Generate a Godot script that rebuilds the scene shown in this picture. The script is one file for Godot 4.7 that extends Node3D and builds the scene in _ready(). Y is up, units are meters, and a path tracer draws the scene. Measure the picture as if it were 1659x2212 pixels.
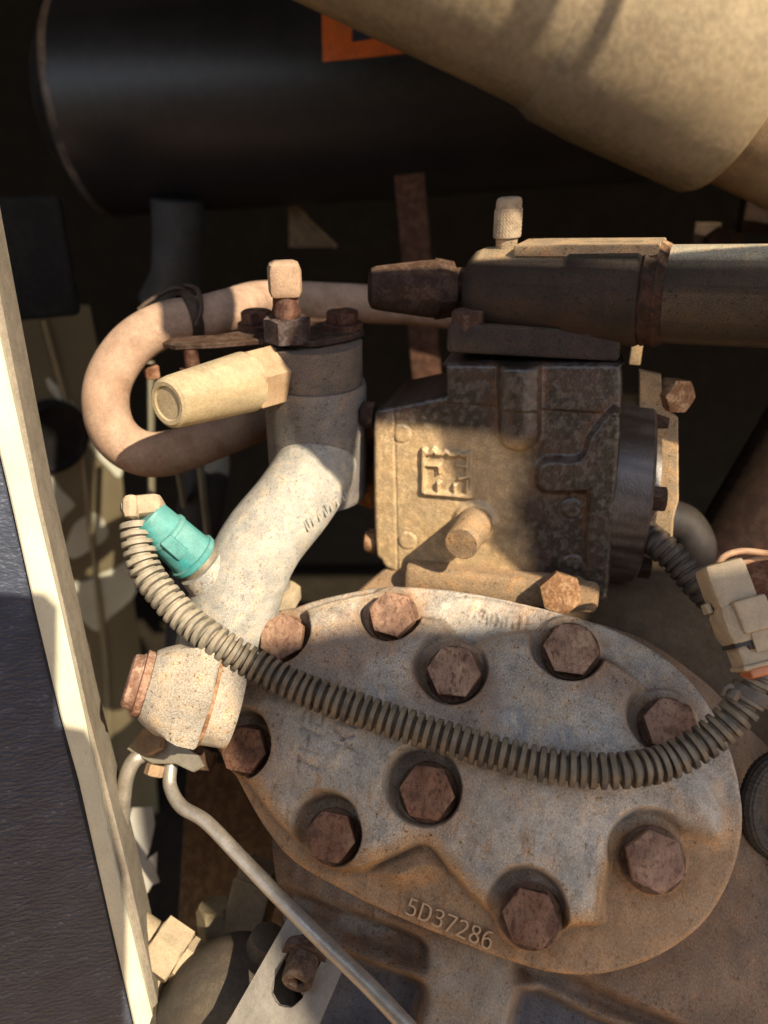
extends Node3D
# A rotary-screw air end seen through the open side of its canopy.  Lengths in metres; the photograph was paced out in a 1659 x 2212 grid.

const F := 1703.0
const PITCH := -27.0
const EYE := Vector3(0, 1.35, 0)
const SUN := Vector3(0.50, 0.36, 0.85)      # towards the sun, in the camera's own axes

var cam := Basis.from_euler(Vector3(deg_to_rad(PITCH), 0, 0))
var org := Vector3.ZERO
var n1 := FastNoiseLite.new()
var n2 := FastNoiseLite.new()
var M := {}

# ---------------------------------------------------------------- places
func X(x: float, y: float, d: float) -> Vector3:
	return EYE + cam * Vector3((x - 829.5) / F * d, (1106.0 - y) / F * d, -d)

func D(x: float, y: float, z: float) -> Vector3:
	return (cam * Vector3(x, y, z)).normalized()

func S(x: float, y: float, t: float) -> Vector3:    # a point t metres up the sunbeam that crosses the lens plane at x, y
	return EYE + cam * (Vector3(x, y, 0) + SUN.normalized() * t)

func fr(p: Vector3, n: Vector3, up := Vector3.UP) -> Transform3D:
	var v := (up - n * up.dot(n)).normalized()
	return Transform3D(Basis(v.cross(n), v, n), p)

func on(f: Transform3D, x: float, y: float, h := 0.0) -> Vector2:      # where a line of sight meets the plane h above f
	var r := X(x, y, 1.0) - EYE
	var n := f.basis.z
	var p := EYE + r * ((f.origin + n * h - EYE).dot(n) / r.dot(n))
	var q := f.affine_inverse() * p
	return Vector2(q.x, q.y)

func onp(f: Transform3D, x: float, y: float, h := 0.0) -> Vector3:
	var q := on(f, x, y, h)
	return f * Vector3(q.x, q.y, h)

func poly(f: Transform3D, a: Array, h := 0.0) -> PackedVector2Array:
	var o := PackedVector2Array()
	for i in range(0, a.size(), 2):
		o.append(on(f, a[i], a[i + 1], h))
	return o

func rounded(p: PackedVector2Array, k := 4) -> PackedVector2Array:   # Catmull-Rom through a closed outline
	var o := PackedVector2Array()
	var n := p.size()
	for i in n:
		for j in k:
			o.append(p[i].cubic_interpolate(p[(i + 1) % n], p[(i + n - 1) % n], p[(i + 2) % n], float(j) / k))
	return o

func curve(p: Array, k := 8) -> PackedVector3Array:
	var o := PackedVector3Array()
	var n := p.size()
	for i in n - 1:
		for j in k:
			o.append(p[i].cubic_interpolate(p[i + 1], p[maxi(i - 1, 0)], p[mini(i + 2, n - 1)], float(j) / k))
	o.append(p[n - 1])
	return o

# ---------------------------------------------------------------- triangles (counter-clockwise seen from outside; turned when committed)
func tri(s: PackedVector3Array, a: Vector3, b: Vector3, c: Vector3) -> void:
	s.append(a); s.append(b); s.append(c)

func quad(s: PackedVector3Array, a: Vector3, b: Vector3, c: Vector3, d: Vector3) -> void:
	if a != b and b != c: tri(s, a, b, c)
	if a != d and d != c: tri(s, a, c, d)

func outward(s: PackedVector3Array) -> PackedVector3Array:
	var v := 0.0
	var o := s[0]
	for i in range(0, s.size(), 3):
		v += (s[i] - o).dot((s[i + 1] - o).cross(s[i + 2] - o))
	if v < 0:
		for i in range(0, s.size(), 3):
			var t := s[i + 1]
			s[i + 1] = s[i + 2]
			s[i + 2] = t
	return s

func rings(all: Array) -> PackedVector3Array:       # a closed skin through loops of the same length
	var s := PackedVector3Array()
	var n: int = all[0].size()
	for i in all.size() - 1:
		var a: PackedVector3Array = all[i]
		var b: PackedVector3Array = all[i + 1]
		for j in n:
			var k := (j + 1) % n
			quad(s, a[j], a[k], b[k], b[j])
	for e in [0, all.size() - 1]:
		var l: PackedVector3Array = all[e]
		var m := Vector3.ZERO
		for p in l: m += p
		m /= n
		if l[0].distance_to(m) > 1e-5:
			for j in n:
				if e == 0: tri(s, m, l[(j + 1) % n], l[j])
				else: tri(s, m, l[j], l[(j + 1) % n])
	return outward(s)

func side(a: Vector3) -> Vector3:
	return a.cross(Vector3.UP if absf(a.y) < 0.9 else Vector3.RIGHT).normalized()

func lathe(o: Vector3, axis: Vector3, prof: Array, seg := 36, turn := 0.0) -> PackedVector3Array:   # prof: [along, radius] or [along, radius, 1] for a hexagon of that corner radius
	var a := axis.normalized()
	var u := side(a)
	var w := a.cross(u)
	var all := []
	for p in prof:
		var l := PackedVector3Array()
		for j in seg:
			var t := TAU * j / seg
			var r: float = p[1]
			var z: float = p[0]
			if p.size() > 2:
				var ap := r * 0.866
				r = ap / cos(fposmod(t + PI / 6, PI / 3) - PI / 6)
				if p[2] > 1: z -= (r - ap) * 0.55
			l.append(o + a * z + (u * cos(t + turn) + w * sin(t + turn)) * r)
		all.append(l)
	return rings(all)

func head(o: Vector3, axis: Vector3, z0: float, z1: float, r: float, turn := 0.0) -> PackedVector3Array:   # a hexagon head, chamfered
	return lathe(o, axis, [[z0, r * 0.93, 1], [z0 + 0.0006, r, 1], [z1, r, 2], [z1 + 0.0002, r * 0.815], [z1 + 0.0003, r * 0.64], [z1 + 0.0003, r * 0.47], [z1 + 0.0003, r * 0.31], [z1 + 0.0003, r * 0.15], [z1 + 0.0003, 0.0]], 48, turn)

func sweep(p: PackedVector3Array, rad, seg := 20, flat := 1.0) -> PackedVector3Array:
	var all := []
	var u := Vector3.ZERO
	var n := p.size()
	for i in n:
		var t := (p[mini(i + 1, n - 1)] - p[maxi(i - 1, 0)]).normalized()
		u = side(t) if i == 0 else (u - t * u.dot(t)).normalized()
		var w := t.cross(u)
		var r: float = rad if rad is float else rad[i] if rad.size() == n else _along(rad, float(i) / (n - 1))
		var l := PackedVector3Array()
		for j in seg:
			var g := TAU * j / seg
			l.append(p[i] + u * cos(g) * r + w * sin(g) * r * flat)
		all.append(l)
	return rings(all)

func braid(p: PackedVector3Array, r: float, seg := 40) -> PackedVector3Array:     # a woven sleeve: strands crossing over and under
	var all := []
	var u := Vector3.ZERO
	var n := p.size()
	var run := 0.0
	for i in n:
		var t := (p[mini(i + 1, n - 1)] - p[maxi(i - 1, 0)]).normalized()
		u = side(t) if i == 0 else (u - t * u.dot(t)).normalized()
		var w := t.cross(u)
		if i > 0: run += p[i].distance_to(p[i - 1])
		var l := PackedVector3Array()
		for j in seg:
			var g := TAU * j / seg
			var k := sin(g * 8.0 + run * 1400.0) * sin(g * 8.0 - run * 1400.0)
			l.append(p[i] + (u * cos(g) + w * sin(g)) * r * (1.0 + 0.07 * k))
		all.append(l)
	return rings(all)

func _along(a: Array, t: float) -> float:
	var q := t * (a.size() - 1)
	var i := mini(int(q), a.size() - 2)
	return lerpf(a[i], a[i + 1], q - i)

func rbox(b: Transform3D, size: Vector3, r := 0.001) -> PackedVector3Array:      # a box with rounded edges, centred on b
	var s := PackedVector3Array()
	var c := size * 0.5 - Vector3(r, r, r)
	var k := 2
	var rows := []
	for i in range(-k, k + 1):
		for half in ([0] if i != 0 else [-1, 1]):
			var la := PI / 2 * i / k
			var sy := signf(i) if i != 0 else float(half)
			var row := PackedVector3Array()
			for q in 4:
				var sx := 1.0 if q == 0 or q == 3 else -1.0
				var sz := 1.0 if q < 2 else -1.0
				for j in k + 1:
					var lo := PI / 2 * (q + float(j) / k)
					row.append(b * Vector3(sx * c.x + cos(la) * cos(lo) * r, sy * c.y + sin(la) * r, sz * c.z + cos(la) * sin(lo) * r))
			rows.append(row)
	return rings(rows)

func prism(f: Transform3D, p: PackedVector2Array, h0: float, h1: float, bev := 0.0006) -> PackedVector3Array:   # an outline on f, extruded from h0 to h1
	if Geometry2D.is_polygon_clockwise(p): p.reverse()
	var s := PackedVector3Array()
	var n := p.size()
	var inn := PackedVector2Array()
	for i in n:
		var a := (p[i] - p[(i + n - 1) % n]).normalized()
		var b := (p[(i + 1) % n] - p[i]).normalized()
		var m := (a.orthogonal() + b.orthogonal())
		m = m / maxf(m.length_squared() * 0.5, 0.3)
		inn.append(p[i] - m * bev)
	if (Geometry2D.triangulate_polygon(inn)).is_empty(): inn = p
	var t := Geometry2D.triangulate_polygon(inn)
	for i in range(0, t.size(), 3):
		var a := inn[t[i]]
		var b := inn[t[i + 1]]
		var c := inn[t[i + 2]]
		if (b - a).cross(c - a) < 0:
			var w := b
			b = c
			c = w
		tri(s, f * Vector3(a.x, a.y, h1), f * Vector3(b.x, b.y, h1), f * Vector3(c.x, c.y, h1))
		tri(s, f * Vector3(a.x, a.y, h0), f * Vector3(c.x, c.y, h0), f * Vector3(b.x, b.y, h0))
	var lv := [[p, h0 + bev], [p, h1 - bev], [inn, h1]]
	for i in n:
		var j := (i + 1) % n
		quad(s, f * Vector3(inn[i].x, inn[i].y, h0), f * Vector3(inn[j].x, inn[j].y, h0), f * Vector3(p[j].x, p[j].y, h0 + bev), f * Vector3(p[i].x, p[i].y, h0 + bev))
		for q in 2:
			var a: PackedVector2Array = lv[q][0]
			var b: PackedVector2Array = lv[q + 1][0]
			quad(s, f * Vector3(a[i].x, a[i].y, lv[q][1]), f * Vector3(a[j].x, a[j].y, lv[q][1]), f * Vector3(b[j].x, b[j].y, lv[q + 1][1]), f * Vector3(b[i].x, b[i].y, lv[q + 1][1]))
	return s

# ---------------------------------------------------------------- committing
func commit(s: PackedVector3Array, paint: Callable, crease := 38.0) -> ArrayMesh:
	var lim := cos(deg_to_rad(crease))
	var n := s.size() / 3
	var fn := PackedVector3Array()
	var at := {}
	for i in n:
		fn.append((s[i * 3 + 1] - s[i * 3]).cross(s[i * 3 + 2] - s[i * 3]))
		for j in 3:
			var k := Vector3i((s[i * 3 + j] * 40000.0).round())
			if at.has(k): at[k].append(i)
			else: at[k] = PackedInt32Array([i])
	var v := PackedVector3Array()
	var nn := PackedVector3Array()
	var cc := PackedColorArray()
	for i in n:
		if fn[i].length_squared() < 1e-22: continue
		var me := fn[i].normalized()
		for j in [0, 2, 1]:
			var p := s[i * 3 + j]
			var sum := Vector3.ZERO
			for q in at[Vector3i((p * 40000.0).round())]:
				var o := fn[q]
				if o.length_squared() > 1e-22 and o.normalized().dot(me) > lim: sum += o
			sum = sum.normalized()
			v.append(p - org)
			nn.append(sum)
			cc.append(paint.call(p, sum))
	return arrays(v, nn, cc)

func arrays(v, nn, cc, ix = null) -> ArrayMesh:
	var a := []
	a.resize(Mesh.ARRAY_MAX)
	a[Mesh.ARRAY_VERTEX] = v
	a[Mesh.ARRAY_NORMAL] = nn
	a[Mesh.ARRAY_COLOR] = cc
	if ix != null: a[Mesh.ARRAY_INDEX] = ix
	var m := ArrayMesh.new()
	m.add_surface_from_arrays(Mesh.PRIMITIVE_TRIANGLES, a)
	return m

var taken := {}
func numbered(n: String) -> String:
	taken[n] = taken.get(n, -1) + 1
	return n if taken[n] == 0 else "%s_%03d" % [n, taken[n]]

func tag(o: Node, label: String, cat: String, group := "") -> void:
	o.set_meta("label", label)
	o.set_meta("category", cat)
	if group: o.set_meta("group", group)

func thing(called: String, label: String, cat: String, at: Vector3, group := "") -> Node3D:
	var o := Node3D.new()
	o.name = numbered(called)
	add_child(o)
	o.position = at
	org = at
	tag(o, label, cat, group)
	return o

func part(parent: Node, called: String, s: PackedVector3Array, mat: String, paint: Callable, crease := 38.0) -> MeshInstance3D:
	return put(parent, called, commit(s, paint, crease), mat)

func put(parent: Node, called: String, m: Mesh, mat: String) -> MeshInstance3D:
	var o := MeshInstance3D.new()
	o.name = called
	o.mesh = m
	o.material_override = M[mat]
	parent.add_child(o, true)
	return o

func solo(called: String, label: String, cat: String, at: Vector3, s: PackedVector3Array, mat: String, paint: Callable, group := "", crease := 38.0) -> MeshInstance3D:
	org = at
	var o := part(self, numbered(called), s, mat, paint, crease)
	o.position = at
	tag(o, label, cat, group)
	return o

func struct(called: String, s: PackedVector3Array, mat: String, paint: Callable, label := "") -> MeshInstance3D:
	org = Vector3.ZERO
	var o := part(self, numbered(called), s, mat, paint)
	o.set_meta("kind", "structure")
	if label: o.set_meta("label", label)
	return o

# ---------------------------------------------------------------- castings as reliefs over a plane
class Field:
	var o: Vector2
	var st: float
	var w: int
	var h: int
	var d := PackedFloat32Array()
	func at(p: Vector2) -> float:
		var q := (p - o) / st
		var i := clampi(int(q.x), 0, w - 2)
		var j := clampi(int(q.y), 0, h - 2)
		var a := q.x - i
		var b := q.y - j
		var k := j * w + i
		return lerpf(lerpf(d[k], d[k + 1], a), lerpf(d[k + w], d[k + w + 1], a), b)

func closest(p: Vector2, g: PackedVector2Array) -> Vector2:
	var best := 1e9
	var out := p
	var n := g.size()
	for i in n:
		var c := Geometry2D.get_closest_point_to_segment(p, g[i], g[(i + 1) % n])
		var e := c.distance_squared_to(p)
		if e < best:
			best = e
			out = c
	return out

func field(g: PackedVector2Array, lo: Vector2, hi: Vector2, st := 0.002) -> Field:   # signed distance, positive inside
	var f := Field.new()
	f.o = lo
	f.st = st
	f.w = int((hi.x - lo.x) / st) + 3
	f.h = int((hi.y - lo.y) / st) + 3
	for j in f.h:
		for i in f.w:
			var p := lo + Vector2(i, j) * st
			var e := p.distance_to(closest(p, g))
			f.d.append(e if Geometry2D.is_point_in_polygon(p, g) else -e)
	return f

func bounds(g: PackedVector2Array) -> Rect2:
	var r := Rect2(g[0], Vector2.ZERO)
	for p in g: r = r.expand(p)
	return r

func relief(f: Transform3D, g: PackedVector2Array, st: float, drop: float, hf: Callable, cf: Callable) -> ArrayMesh:
	var b := bounds(g).grow(st * 2)
	var sd := field(g, b.position - Vector2(0.01, 0.01), b.end + Vector2(0.01, 0.01))
	var w := int(b.size.x / st) + 2
	var h := int(b.size.y / st) + 2
	var id := PackedInt32Array()
	id.resize(w * h)
	id.fill(-1)
	var p2 := PackedVector2Array()
	var hh := PackedFloat32Array()
	var pos := PackedVector3Array()
	for j in h:
		for i in w:
			var p := b.position + Vector2(i, j) * st
			var s := sd.at(p)
			if s < -st * 2.2: continue
			if s < st * 0.8:
				var c := closest(p, g)
				var inside := Geometry2D.is_point_in_polygon(p, g)
				var e := c.distance_to(p)
				if not inside:
					if e > st * 1.5: continue
					p = c
					s = 0.0
				elif e < st * 0.3:
					p = c
					s = 0.0
				else: s = e
			id[j * w + i] = p2.size()
			var z: float = hf.call(p, s)
			p2.append(p)
			hh.append(z)
			pos.append(f * Vector3(p.x, p.y, z))
	var ix := PackedInt32Array()
	var nn := PackedVector3Array()
	nn.resize(p2.size())
	for j in h - 1:
		for i in w - 1:
			var a := id[j * w + i]
			var c := id[j * w + i + 1]
			var d := id[(j + 1) * w + i + 1]
			var e := id[(j + 1) * w + i]
			for t in [[a, c, d], [a, d, e]]:
				if t[0] < 0 or t[1] < 0 or t[2] < 0: continue
				var q := (pos[t[1]] - pos[t[0]]).cross(pos[t[2]] - pos[t[0]])
				if q.length_squared() < 1e-24: continue
				ix.append(t[0]); ix.append(t[2]); ix.append(t[1])
				for k in 3: nn[t[k]] += q
	var cc := PackedColorArray()
	for k in p2.size():
		nn[k] = nn[k].normalized() if nn[k].length_squared() > 0 else f.basis.z
		cc.append(cf.call(p2[k], hh[k], nn[k]))
	# the wall round the outline
	if Geometry2D.is_polygon_clockwise(g): g.reverse()
	var dense := PackedVector2Array()
	for k in g.size():
		var m := maxi(1, int(g[k].distance_to(g[(k + 1) % g.size()]) / 0.003))
		for q in m: dense.append(g[k].lerp(g[(k + 1) % g.size()], float(q) / m))
	var n := dense.size()
	var at := pos.size()
	for k in n:
		var p := dense[k]
		var o := (dense[(k + 1) % n] - dense[(k + n - 1) % n]).normalized().orthogonal()
		var nr := f.basis * Vector3(o.x, o.y, 0)
		var z: float = hf.call(p, 0.0)
		for zz in [z, z - 0.002, -drop]:
			pos.append(f * Vector3(p.x, p.y, zz))
			nn.append(nr)
			cc.append(cf.call(p, zz, nr))
		var a := at + k * 3
		var c := at + ((k + 1) % n) * 3
		for q in 2:
			for t in [a + q, c + q, c + q + 1, a + q, c + q + 1, a + q + 1]: ix.append(t)
	for k in pos.size(): pos[k] -= org
	return arrays(pos, nn, cc, ix)

func sm(a: float, b: float, x: float) -> float:
	return smoothstep(a, b, x)

func seg_d(p: Vector2, a: Vector2, b: Vector2) -> float:
	return Geometry2D.get_closest_point_to_segment(p, a, b).distance_to(p)

# ---------------------------------------------------------------- colour (linear): what the thing is made of and the dust that lies on it
func C(r: float, g: float, b: float) -> Color:
	return Color(r, g, b)

func nz(p: Vector3, k: float) -> float:
	return clampf(n1.get_noise_3dv(p * k) * 0.95 + 0.5, 0, 1)

func coat(base: Color, alt: Color, k := 40.0, dust := Color(0.36, 0.25, 0.15), much := 0.5, lo := 0.35, hi := 0.65) -> Callable:
	return func(p: Vector3, n: Vector3) -> Color:
		var a := nz(p, k)
		var c := base.lerp(alt, smoothstep(lo, hi, a))
		var u := clampf(n.y * 0.6 + 0.35 + (nz(p + Vector3(3, 1, 7), k * 2.3) - 0.5) * 0.9, 0, 1)
		return c.lerp(dust, u * much)

func rusty(base: Color, dark: Color, dust: Color, much: float) -> Callable:     # a bolt head: rust, darker scabs, dust
	return func(p: Vector3, n: Vector3) -> Color:
		var c := base.lerp(dust, clampf(much * (0.5 + (nz(p, 60) - 0.5) * 1.2 + n.y * 0.25), 0, 1))
		return c.lerp(dark, sm(0.5, 0.8, nz(p + Vector3(2, 5, 1), 70)) * 0.5)

func topped(base: Color, alt: Color, k := 40.0, dust := Color(0.42, 0.31, 0.19)) -> Callable:    # dust only where it can lie
	return func(p: Vector3, n: Vector3) -> Color:
		var c := base.lerp(alt, smoothstep(0.35, 0.65, nz(p, k)))
		return c.lerp(dust, smoothstep(0.68, 0.98, n.y + (nz(p + Vector3(3, 1, 7), k * 2.3) - 0.5) * 0.35) * 0.9)

# ---------------------------------------------------------------- materials
func gray(freq: float, kind := FastNoiseLite.TYPE_SIMPLEX_SMOOTH, oct := 4, sd := 1, size := 512) -> PackedByteArray:
	var n := FastNoiseLite.new()
	n.noise_type = kind
	n.seed = sd
	n.frequency = freq
	n.fractal_octaves = oct
	n.cellular_return_type = FastNoiseLite.RETURN_DISTANCE
	var im := n.get_seamless_image(size, size, false, false, 0.1, true)
	im.convert(Image.FORMAT_L8)
	return im.get_data()

func picture(f: Callable, size := 512) -> ImageTexture:    # f gives [r, g, b] bytes
	var b := PackedByteArray()
	b.resize(size * size * 3)
	for i in size * size:
		var c: Color = f.call(i)
		b[i * 3] = c.r8
		b[i * 3 + 1] = c.g8
		b[i * 3 + 2] = c.b8
	return ImageTexture.create_from_image(Image.create_from_data(size, size, false, Image.FORMAT_RGB8, b))

func level(b: PackedByteArray, size := 512) -> ImageTexture:
	return ImageTexture.create_from_image(Image.create_from_data(size, size, false, Image.FORMAT_L8, b))

func mat(key: String, rough: float, tile: float, tex: Texture2D, bump: Texture2D, deep: float, spec := 0.35, metal := 0.0) -> StandardMaterial3D:
	var m := StandardMaterial3D.new()
	m.resource_name = key
	m.vertex_color_use_as_albedo = true
	m.roughness = rough
	m.metallic = metal
	m.metallic_specular = spec
	m.uv1_triplanar = true
	m.uv1_world_triplanar = true
	m.uv1_scale = Vector3.ONE / tile
	m.uv1_triplanar_sharpness = 4.0
	if tex: m.albedo_texture = tex
	if bump:
		m.heightmap_enabled = true
		m.heightmap_texture = bump
		m.heightmap_scale = deep
	M[key] = m
	return m

func materials() -> void:
	var big := gray(0.012, FastNoiseLite.TYPE_SIMPLEX_SMOOTH, 5, 3)
	var mid := gray(0.05, FastNoiseLite.TYPE_SIMPLEX_SMOOTH, 4, 5)
	var fine := gray(0.16, FastNoiseLite.TYPE_SIMPLEX_SMOOTH, 3, 9)
	var cell := gray(0.06, FastNoiseLite.TYPE_CELLULAR, 1, 4)
	var t_cast := picture(func(i):
		var v := 0.82 + 0.09 * (big[i] - 128) / 128.0 + 0.20 * (fine[i] - 128) / 128.0
		var pit := smoothstep(178.0, 204.0, 0.62 * mid[i] + 0.42 * fine[i])
		var w := smoothstep(120.0, 190.0, big[i] * 0.5 + mid[i] * 0.5) * 0.07
		v *= 1.0 - 0.55 * pit
		return Color(v * (1.0 + w), v, v * (1.0 - w * 1.2)))
	var t_rust := picture(func(i):
		var b := smoothstep(90.0, 175.0, 0.55 * big[i] + 0.45 * mid[i])
		var v := 0.66 + 0.26 * b + 0.12 * (fine[i] - 128) / 128.0
		var pit := smoothstep(178.0, 205.0, 0.5 * mid[i] + 0.5 * fine[i])
		v *= 1.0 - 0.35 * pit
		return Color(v * 1.03, v * (0.90 + 0.08 * b), v * (0.84 + 0.12 * b)))
	var t_bolt := picture(func(i):
		var v := 0.86 + 0.12 * (big[i] - 128) / 128.0 + 0.16 * (fine[i] - 128) / 128.0
		var s := smoothstep(148.0, 172.0, 0.75 * mid[i] + 0.25 * fine[i])
		v *= 1.0 - 0.30 * s
		return Color(v, v * (1.0 - 0.07 * s), v * (1.0 - 0.08 * s)))
	var t_dust := picture(func(i):
		var v := 0.88 + 0.08 * (big[i] - 128) / 128.0 + 0.06 * (mid[i] - 128) / 128.0 + 0.08 * (fine[i] - 128) / 128.0
		return Color(v, v * 0.985, v * 0.96))
	var t_paint := picture(func(i):
		var v := 0.93 + 0.05 * (big[i] - 128) / 128.0 + 0.03 * (fine[i] - 128) / 128.0
		v *= 1.0 - 0.5 * smoothstep(205.0, 225.0, 0.5 * mid[i] + 0.5 * fine[i])
		return Color(v, v * 0.995, v * 0.98))
	var t_oil := picture(func(i):
		var b := smoothstep(100.0, 180.0, 0.5 * big[i] + 0.5 * mid[i])
		var v := 0.80 + 0.12 * b + 0.12 * (fine[i] - 128) / 128.0
		return Color(v, v * 0.97, v * 0.94))
	var t_vinyl := picture(func(i):
		var line := smoothstep(170.0, 215.0, mid[i]) * smoothstep(120.0, 190.0, big[i])
		var v := 0.46 + 0.05 * (big[i] - 128) / 128.0 + 0.07 * (fine[i] - 128) / 128.0 + 0.24 * line
		return Color(v * (0.97 + 0.1 * line), v * (0.97 + 0.03 * line), v))
	var rough_b := PackedByteArray()
	var cell_b := PackedByteArray()
	for i in 512 * 512:
		rough_b.append(clampi(int(0.55 * mid[i] + 0.45 * fine[i]), 0, 255))
		cell_b.append(clampi(int(0.6 * cell[i] + 0.4 * fine[i]), 0, 255))
	var b_rough := level(rough_b)
	var b_cell := level(cell_b)
	var b_fine := level(fine)
	var b_mid := level(mid)
	mat("cast", 0.8, 0.10, t_cast, b_rough, 0.025, 0.35)
	mat("rust", 0.85, 0.07, t_rust, b_rough, 0.02, 0.3)
	mat("dust", 0.9, 0.12, t_dust, b_fine, 0.015, 0.2)
	mat("oil", 0.36, 0.05, t_oil, b_rough, 0.022, 0.5)
	mat("bolt", 0.78, 0.085, t_bolt, b_rough, 0.010, 0.35)
	mat("duct", 0.75, 0.55, t_dust, b_fine, 0.02, 0.3)
	mat("steel", 0.42, 0.09, t_dust, b_fine, 0.006, 0.6, 0.55)
	mat("pitted", 0.82, 0.065, t_cast, b_rough, 0.03, 0.3)
	mat("plastic", 0.55, 0.07, t_dust, b_fine, 0.006, 0.4)
	mat("rubber", 0.65, 0.06, t_oil, b_fine, 0.012, 0.35)
	mat("paint", 0.45, 0.20, t_paint, b_mid, 0.006, 0.5)
	mat("black_paint", 0.42, 0.5, t_oil, b_mid, 0.006, 0.4)
	mat("vinyl", 0.42, 0.09, t_vinyl, b_mid, 0.05, 0.5)
	M["vinyl"].uv1_scale = Vector3(1.0 / 0.16, 1.0 / 0.06, 1.0 / 0.16)
	mat("print", 0.4, 0.3, t_dust, null, 0.0, 0.5)
	mat("earth", 0.95, 1.5, t_dust, null, 0.0, 0.2)
	mat("dark", 0.9, 0.3, t_oil, null, 0.0, 0.2)

# ---------------------------------------------------------------- the scene
func _ready() -> void:
	var c := Camera3D.new()
	c.name = "camera"
	var at := CameraAttributesPhysical.new()
	at.frustum_focal_length = 35.0 / (2.0 * 0.6494)
	at.frustum_focus_distance = 0.40
	at.frustum_near = 0.02
	at.frustum_far = 300.0
	at.exposure_aperture = 5.4
	c.attributes = at
	c.near = 0.02
	c.far = 300.0
	c.fov = 66.0
	c.transform = Transform3D(cam, EYE)
	add_child(c)
	var sky := ProceduralSkyMaterial.new()
	sky.sky_top_color = Color(0.53, 0.56, 0.62)
	sky.sky_horizon_color = Color(0.80, 0.76, 0.70)
	sky.sky_curve = 0.12
	sky.ground_horizon_color = Color(0.62, 0.52, 0.40)
	sky.ground_bottom_color = Color(0.50, 0.38, 0.26)
	sky.sky_energy_multiplier = 1.8
	var env := Environment.new()
	env.background_mode = Environment.BG_SKY
	env.sky = Sky.new()
	env.sky.sky_material = sky
	env.tonemap_mode = Environment.TONE_MAPPER_LINEAR
	env.tonemap_exposure = 2.1
	env.sdfgi_enabled = true
	env.ssao_enabled = true
	env.ssil_enabled = true
	var we := WorldEnvironment.new()
	we.name = "environment"
	we.environment = env
	add_child(we)
	var sun := DirectionalLight3D.new()
	sun.name = "sun"
	sun.light_energy = 1.6
	sun.light_color = Color(1.0, 0.935, 0.82)
	sun.light_angular_distance = 0.4
	sun.shadow_enabled = true
	add_child(sun)
	sun.look_at_from_position(EYE + cam * SUN, EYE, Vector3.UP)
	n1.noise_type = FastNoiseLite.TYPE_SIMPLEX_SMOOTH
	n1.frequency = 1.0
	n1.fractal_octaves = 4
	n1.seed = 7
	n2.noise_type = FastNoiseLite.TYPE_SIMPLEX_SMOOTH
	n2.frequency = 1.0
	n2.fractal_octaves = 2
	n2.seed = 21
	materials()
	setting()
	air_end_cover()
	inlet_valve()
	pipework()
	wiring()
	canopy_frame()
	tank_and_duct()
	lower_left()
	right_side()

func shell(a: Vector3, b: Vector3) -> PackedVector3Array:      # an upright box between two corners
	return rbox(Transform3D(Basis(), (a + b) * 0.5), (b - a).abs(), 0.003)

func sheet(t: float, a: Array, thick := 0.003) -> PackedVector3Array:    # a panel across the sunbeam, its outline in the beam's own grid
	var f := Transform3D(Basis(cam.x, cam.y, cam.z), S(0, 0, t))
	var p := PackedVector2Array()
	for i in range(0, a.size(), 2): p.append(Vector2(a[i], a[i + 1]))
	return prism(f, p, 0.0, thick, 0.001)

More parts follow.
